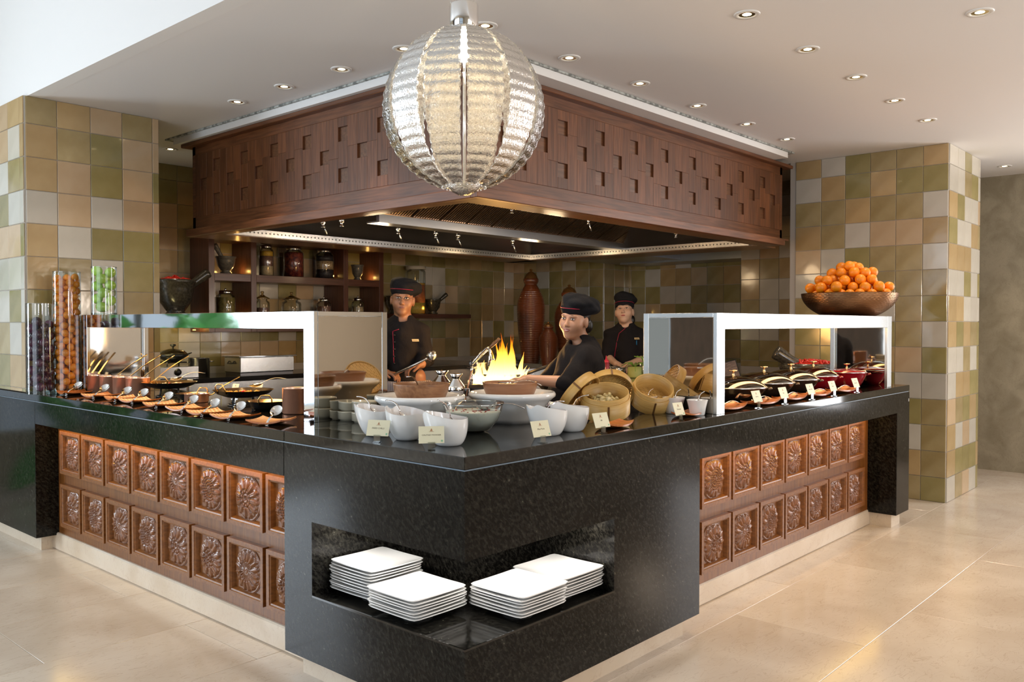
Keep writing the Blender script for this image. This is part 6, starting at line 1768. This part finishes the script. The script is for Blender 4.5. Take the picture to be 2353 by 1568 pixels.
SK1 = mat('skin_warm', (.56, .28, .165), .42, sss=.15, noise=(5, (.64, .34, .21), (1, 1, 1), .3, .7))
SK2 = mat('skin_brown', (.33, .155, .085), .42, sss=.12, noise=(5, (.33, .16, .09), (1, 1, 1), .3, .7))
SK3 = mat('skin_light', (.62, .38, .26), .45, sss=.15)


def onsurf(me_obj, root, o, d):
    """first hit of the jacket along a local ray"""
    dg = bpy.context.evaluated_depsgraph_get()
    ok, loc, nrm, _ = me_obj.ray_cast(Vector(o), Vector(d))
    if not ok: return (None, None)
    n_ = Vector(nrm); n_ = -n_ if n_.dot(Vector(d)) > 0 else n_
    return (np.array(loc), np.array(n_))


def trim(root, path, buttons, tagp, pen=False, face=None):
    """crimson piping, buttons and a name tag laid on the front of the jacket; given as (s, z) seen by the viewer"""
    bpy.context.view_layer.update()
    jk = [c for c in root.children if c.name.startswith('jacket')][0]
    REDP = _M['crimson_piping']
    hit = lambda s, z, off=.003: (lambda h: None if h[0] is None else tuple(h[0] + h[1] * off))(onsurf(jk, root, (s, -.8, z), (0, 1, 0)))
    pp = []
    for (a, b) in zip(path, path[1:]):
        for k in range(8):
            q = k / 8; h = hit(a[0] + (b[0] - a[0]) * q, a[1] + (b[1] - a[1]) * q)
            if h: pp.append(h)
    if len(pp) > 2: part('piping', MB().tube(pp, .0028, 6), REDP, root)
    for (s, z) in buttons:
        h = hit(s, z)
        if h: part('button', MB().ball((0, 0, 0), .0065, 10), BLACK, root, h)
    if tagp:
        s, z = tagp; h = onsurf(jk, root, (s, -.8, z), (0, 1, 0))
        if h[0] is not None:
            n = Vector(h[1]); M = n.to_track_quat('Z', 'Y').to_matrix().to_4x4(); M.translation = Vector(h[0]) + n * .006
            tg = part('name_tag', MB().box((-.030, -.008, -.001), (.030, .008, .0015)), mat('gold_tag', (.75, .55, .28), .35, .3), root); tg.matrix_basis = Matrix.Translation(M.translation) @ Matrix.Rotation(math.atan2(n.y, n.x) + pi / 2, 4, 'Z') @ Matrix.Rotation(rad(82), 4, 'X')
            obj('tag_text', MB().box((-.02, -.002, .0016), (.018, .001, .0019)).mesh('tag_text', INK), tg)
            if pen:
                h2 = hit(s - .004, z - .035, .006)
                if h2: part('pen', MB().tube([(0, 0, .018), (0, 0, -.02)], .004, 8), mat('blue_pen', (.02, .22, .5), .3), root, h2)


m_ = 5.1 / FPX; s1 = lambda u: (u - 1325) * m_; z1 = lambda v: 1.37 - (v - 745) * m_
P1 = dict(head=(s1(1319), .035, z1(737) - .002), neck=(s1(1340), .0, z1(800)), chest=(s1(1336), .0, z1(845)), pelvis=(s1(1318), .0, z1(915)),
          shl=(s1(1345), .150, z1(822)), shr=(s1(1318), -.165, z1(826)), ell=(s1(1300), .235, z1(874)), elr=(s1(1262), -.21, z1(880)),
          wrl=(s1(1214), .17, z1(868)), wrr=(s1(1225), -.12, z1(880)), fgl=(s1(1165), .14, z1(868)), fgr=(s1(1180), -.11, z1(880)))
r1 = chef('smiling person in black chef jacket and cap, arms reaching left over the range', 1325, 5.1, SK1, P1, True, yaw=-33, pitch=-2, roll=6, build=1.12, hatdir=1, smile=True, hair_tail=(.035, -.105, -.03))
m_ = 6.1 / FPX; s2 = lambda u: (u - 925) * m_; z2 = lambda v: 1.37 - (v - 745) * m_
P2 = dict(head=(s2(926), .02, z2(691)), neck=(s2(926), .0, z2(742)), chest=(s2(927), .0, z2(785)), pelvis=(s2(925), .0, z2(868)),
          shl=(s2(966), .0, z2(762)), shr=(s2(886), .0, z2(762)), ell=(s2(980), .03, z2(825)), elr=(s2(873), .04, z2(828)),
          wrl=(s2(974), .15, z2(836)), wrr=(s2(890), .20, z2(852)), fgl=(s2(938), .21, z2(845)), fgr=(s2(916), .24, z2(855)))
r2 = chef('person with glasses in dark chef jacket and beret, holding a long ladle behind the range', 925, 6.1, SK2, P2, False, yaw=6, pitch=0, roll=4, build=1.0, hatdir=1, smile=False, sleeves='long')
trim(r2[0], [(s2(922), z2(757)), (s2(908), z2(762)), (s2(909), z2(790)), (s2(911), z2(840))], [(s2(912), z2(v)) for v in (770, 786, 802, 818, 834)], (s2(957), z2(782)))
hp = r2[2]; gl_ = MB()
for sx in (-1, 1): gl_.tube([tuple(hp(sx * .030 + .020 * cos(a), .091, .012 + .0135 * sin(a))) for a in [2 * pi * i / 20 for i in range(21)]], .0011, 6, caps=False)
gl_.tube([tuple(hp(-.010, .091, .015)), tuple(hp(0, .093, .018)), tuple(hp(.010, .091, .015))], .0011, 6)
for sx in (-1, 1): gl_.tube([tuple(hp(sx * .050, .090, .015)), tuple(hp(sx * .074, .06, .014)), tuple(hp(sx * .080, -.005, .012))], .0011, 6)
part('glasses', gl_, DKSTEEL, r2[0])
m_ = 7.6 / FPX; s3 = lambda u: (u - 1437) * m_; z3 = lambda v: 1.37 - (v - 745) * m_
P3 = dict(head=(s3(1434), .02, z3(718)), neck=(s3(1440), .0, z3(757)), chest=(s3(1437), .0, z3(792)), pelvis=(s3(1437), .0, z3(862)),
          shl=(s3(1474), .0, z3(773)), shr=(s3(1403), .0, z3(773)), ell=(s3(1484), .06, z3(822)), elr=(s3(1394), .05, z3(820)),
          wrl=(s3(1440), .22, z3(834)), wrr=(s3(1408), .22, z3(833)), fgl=(s3(1418), .24, z3(838)), fgr=(s3(1426), .24, z3(840)))
r3 = chef('person in black chef jacket and tall puffed cap looking down at the prep table', 1437, 7.6, SK3, P3, True, yaw=-16, pitch=14, roll=-3, build=1.0, hatdir=2, smile=False, hair_tail=(.05, -.085, -.05))
trim(r3[0], [(s3(1438), z3(751)), (s3(1420), z3(766)), (s3(1414), z3(790)), (s3(1408), z3(828))], [(s3(1416), z3(v)) for v in (785, 806)], (s3(1459), z3(778)), True)
# ladle held by the chef with glasses
w2 = 6.1 - .26
A_ = CAM + (FW + RT * (905 - 1176.5) / FPX - UP * (862 - 784) / FPX) * w2; B_ = CAM + (FW + RT * (978 - 1176.5) / FPX - UP * (826 - 784) / FPX) * w2; C_ = CAM + (FW + RT * (992 - 1176.5) / FPX - UP * (818 - 784) / FPX) * w2
hl_ = thing('long_ladle', 'long steel ladle held by the chef with glasses', 'ladle', tuple(A_))
part('ladle_handle', MB().tube([(0, 0, 0), tuple(B_ - A_), tuple(C_ - A_)], [.011, .008, .005], 10), STEEL, hl_)
part('ladle_bowl', MB().ball(tuple(C_ - A_), .038, 20), STEEL, hl_)
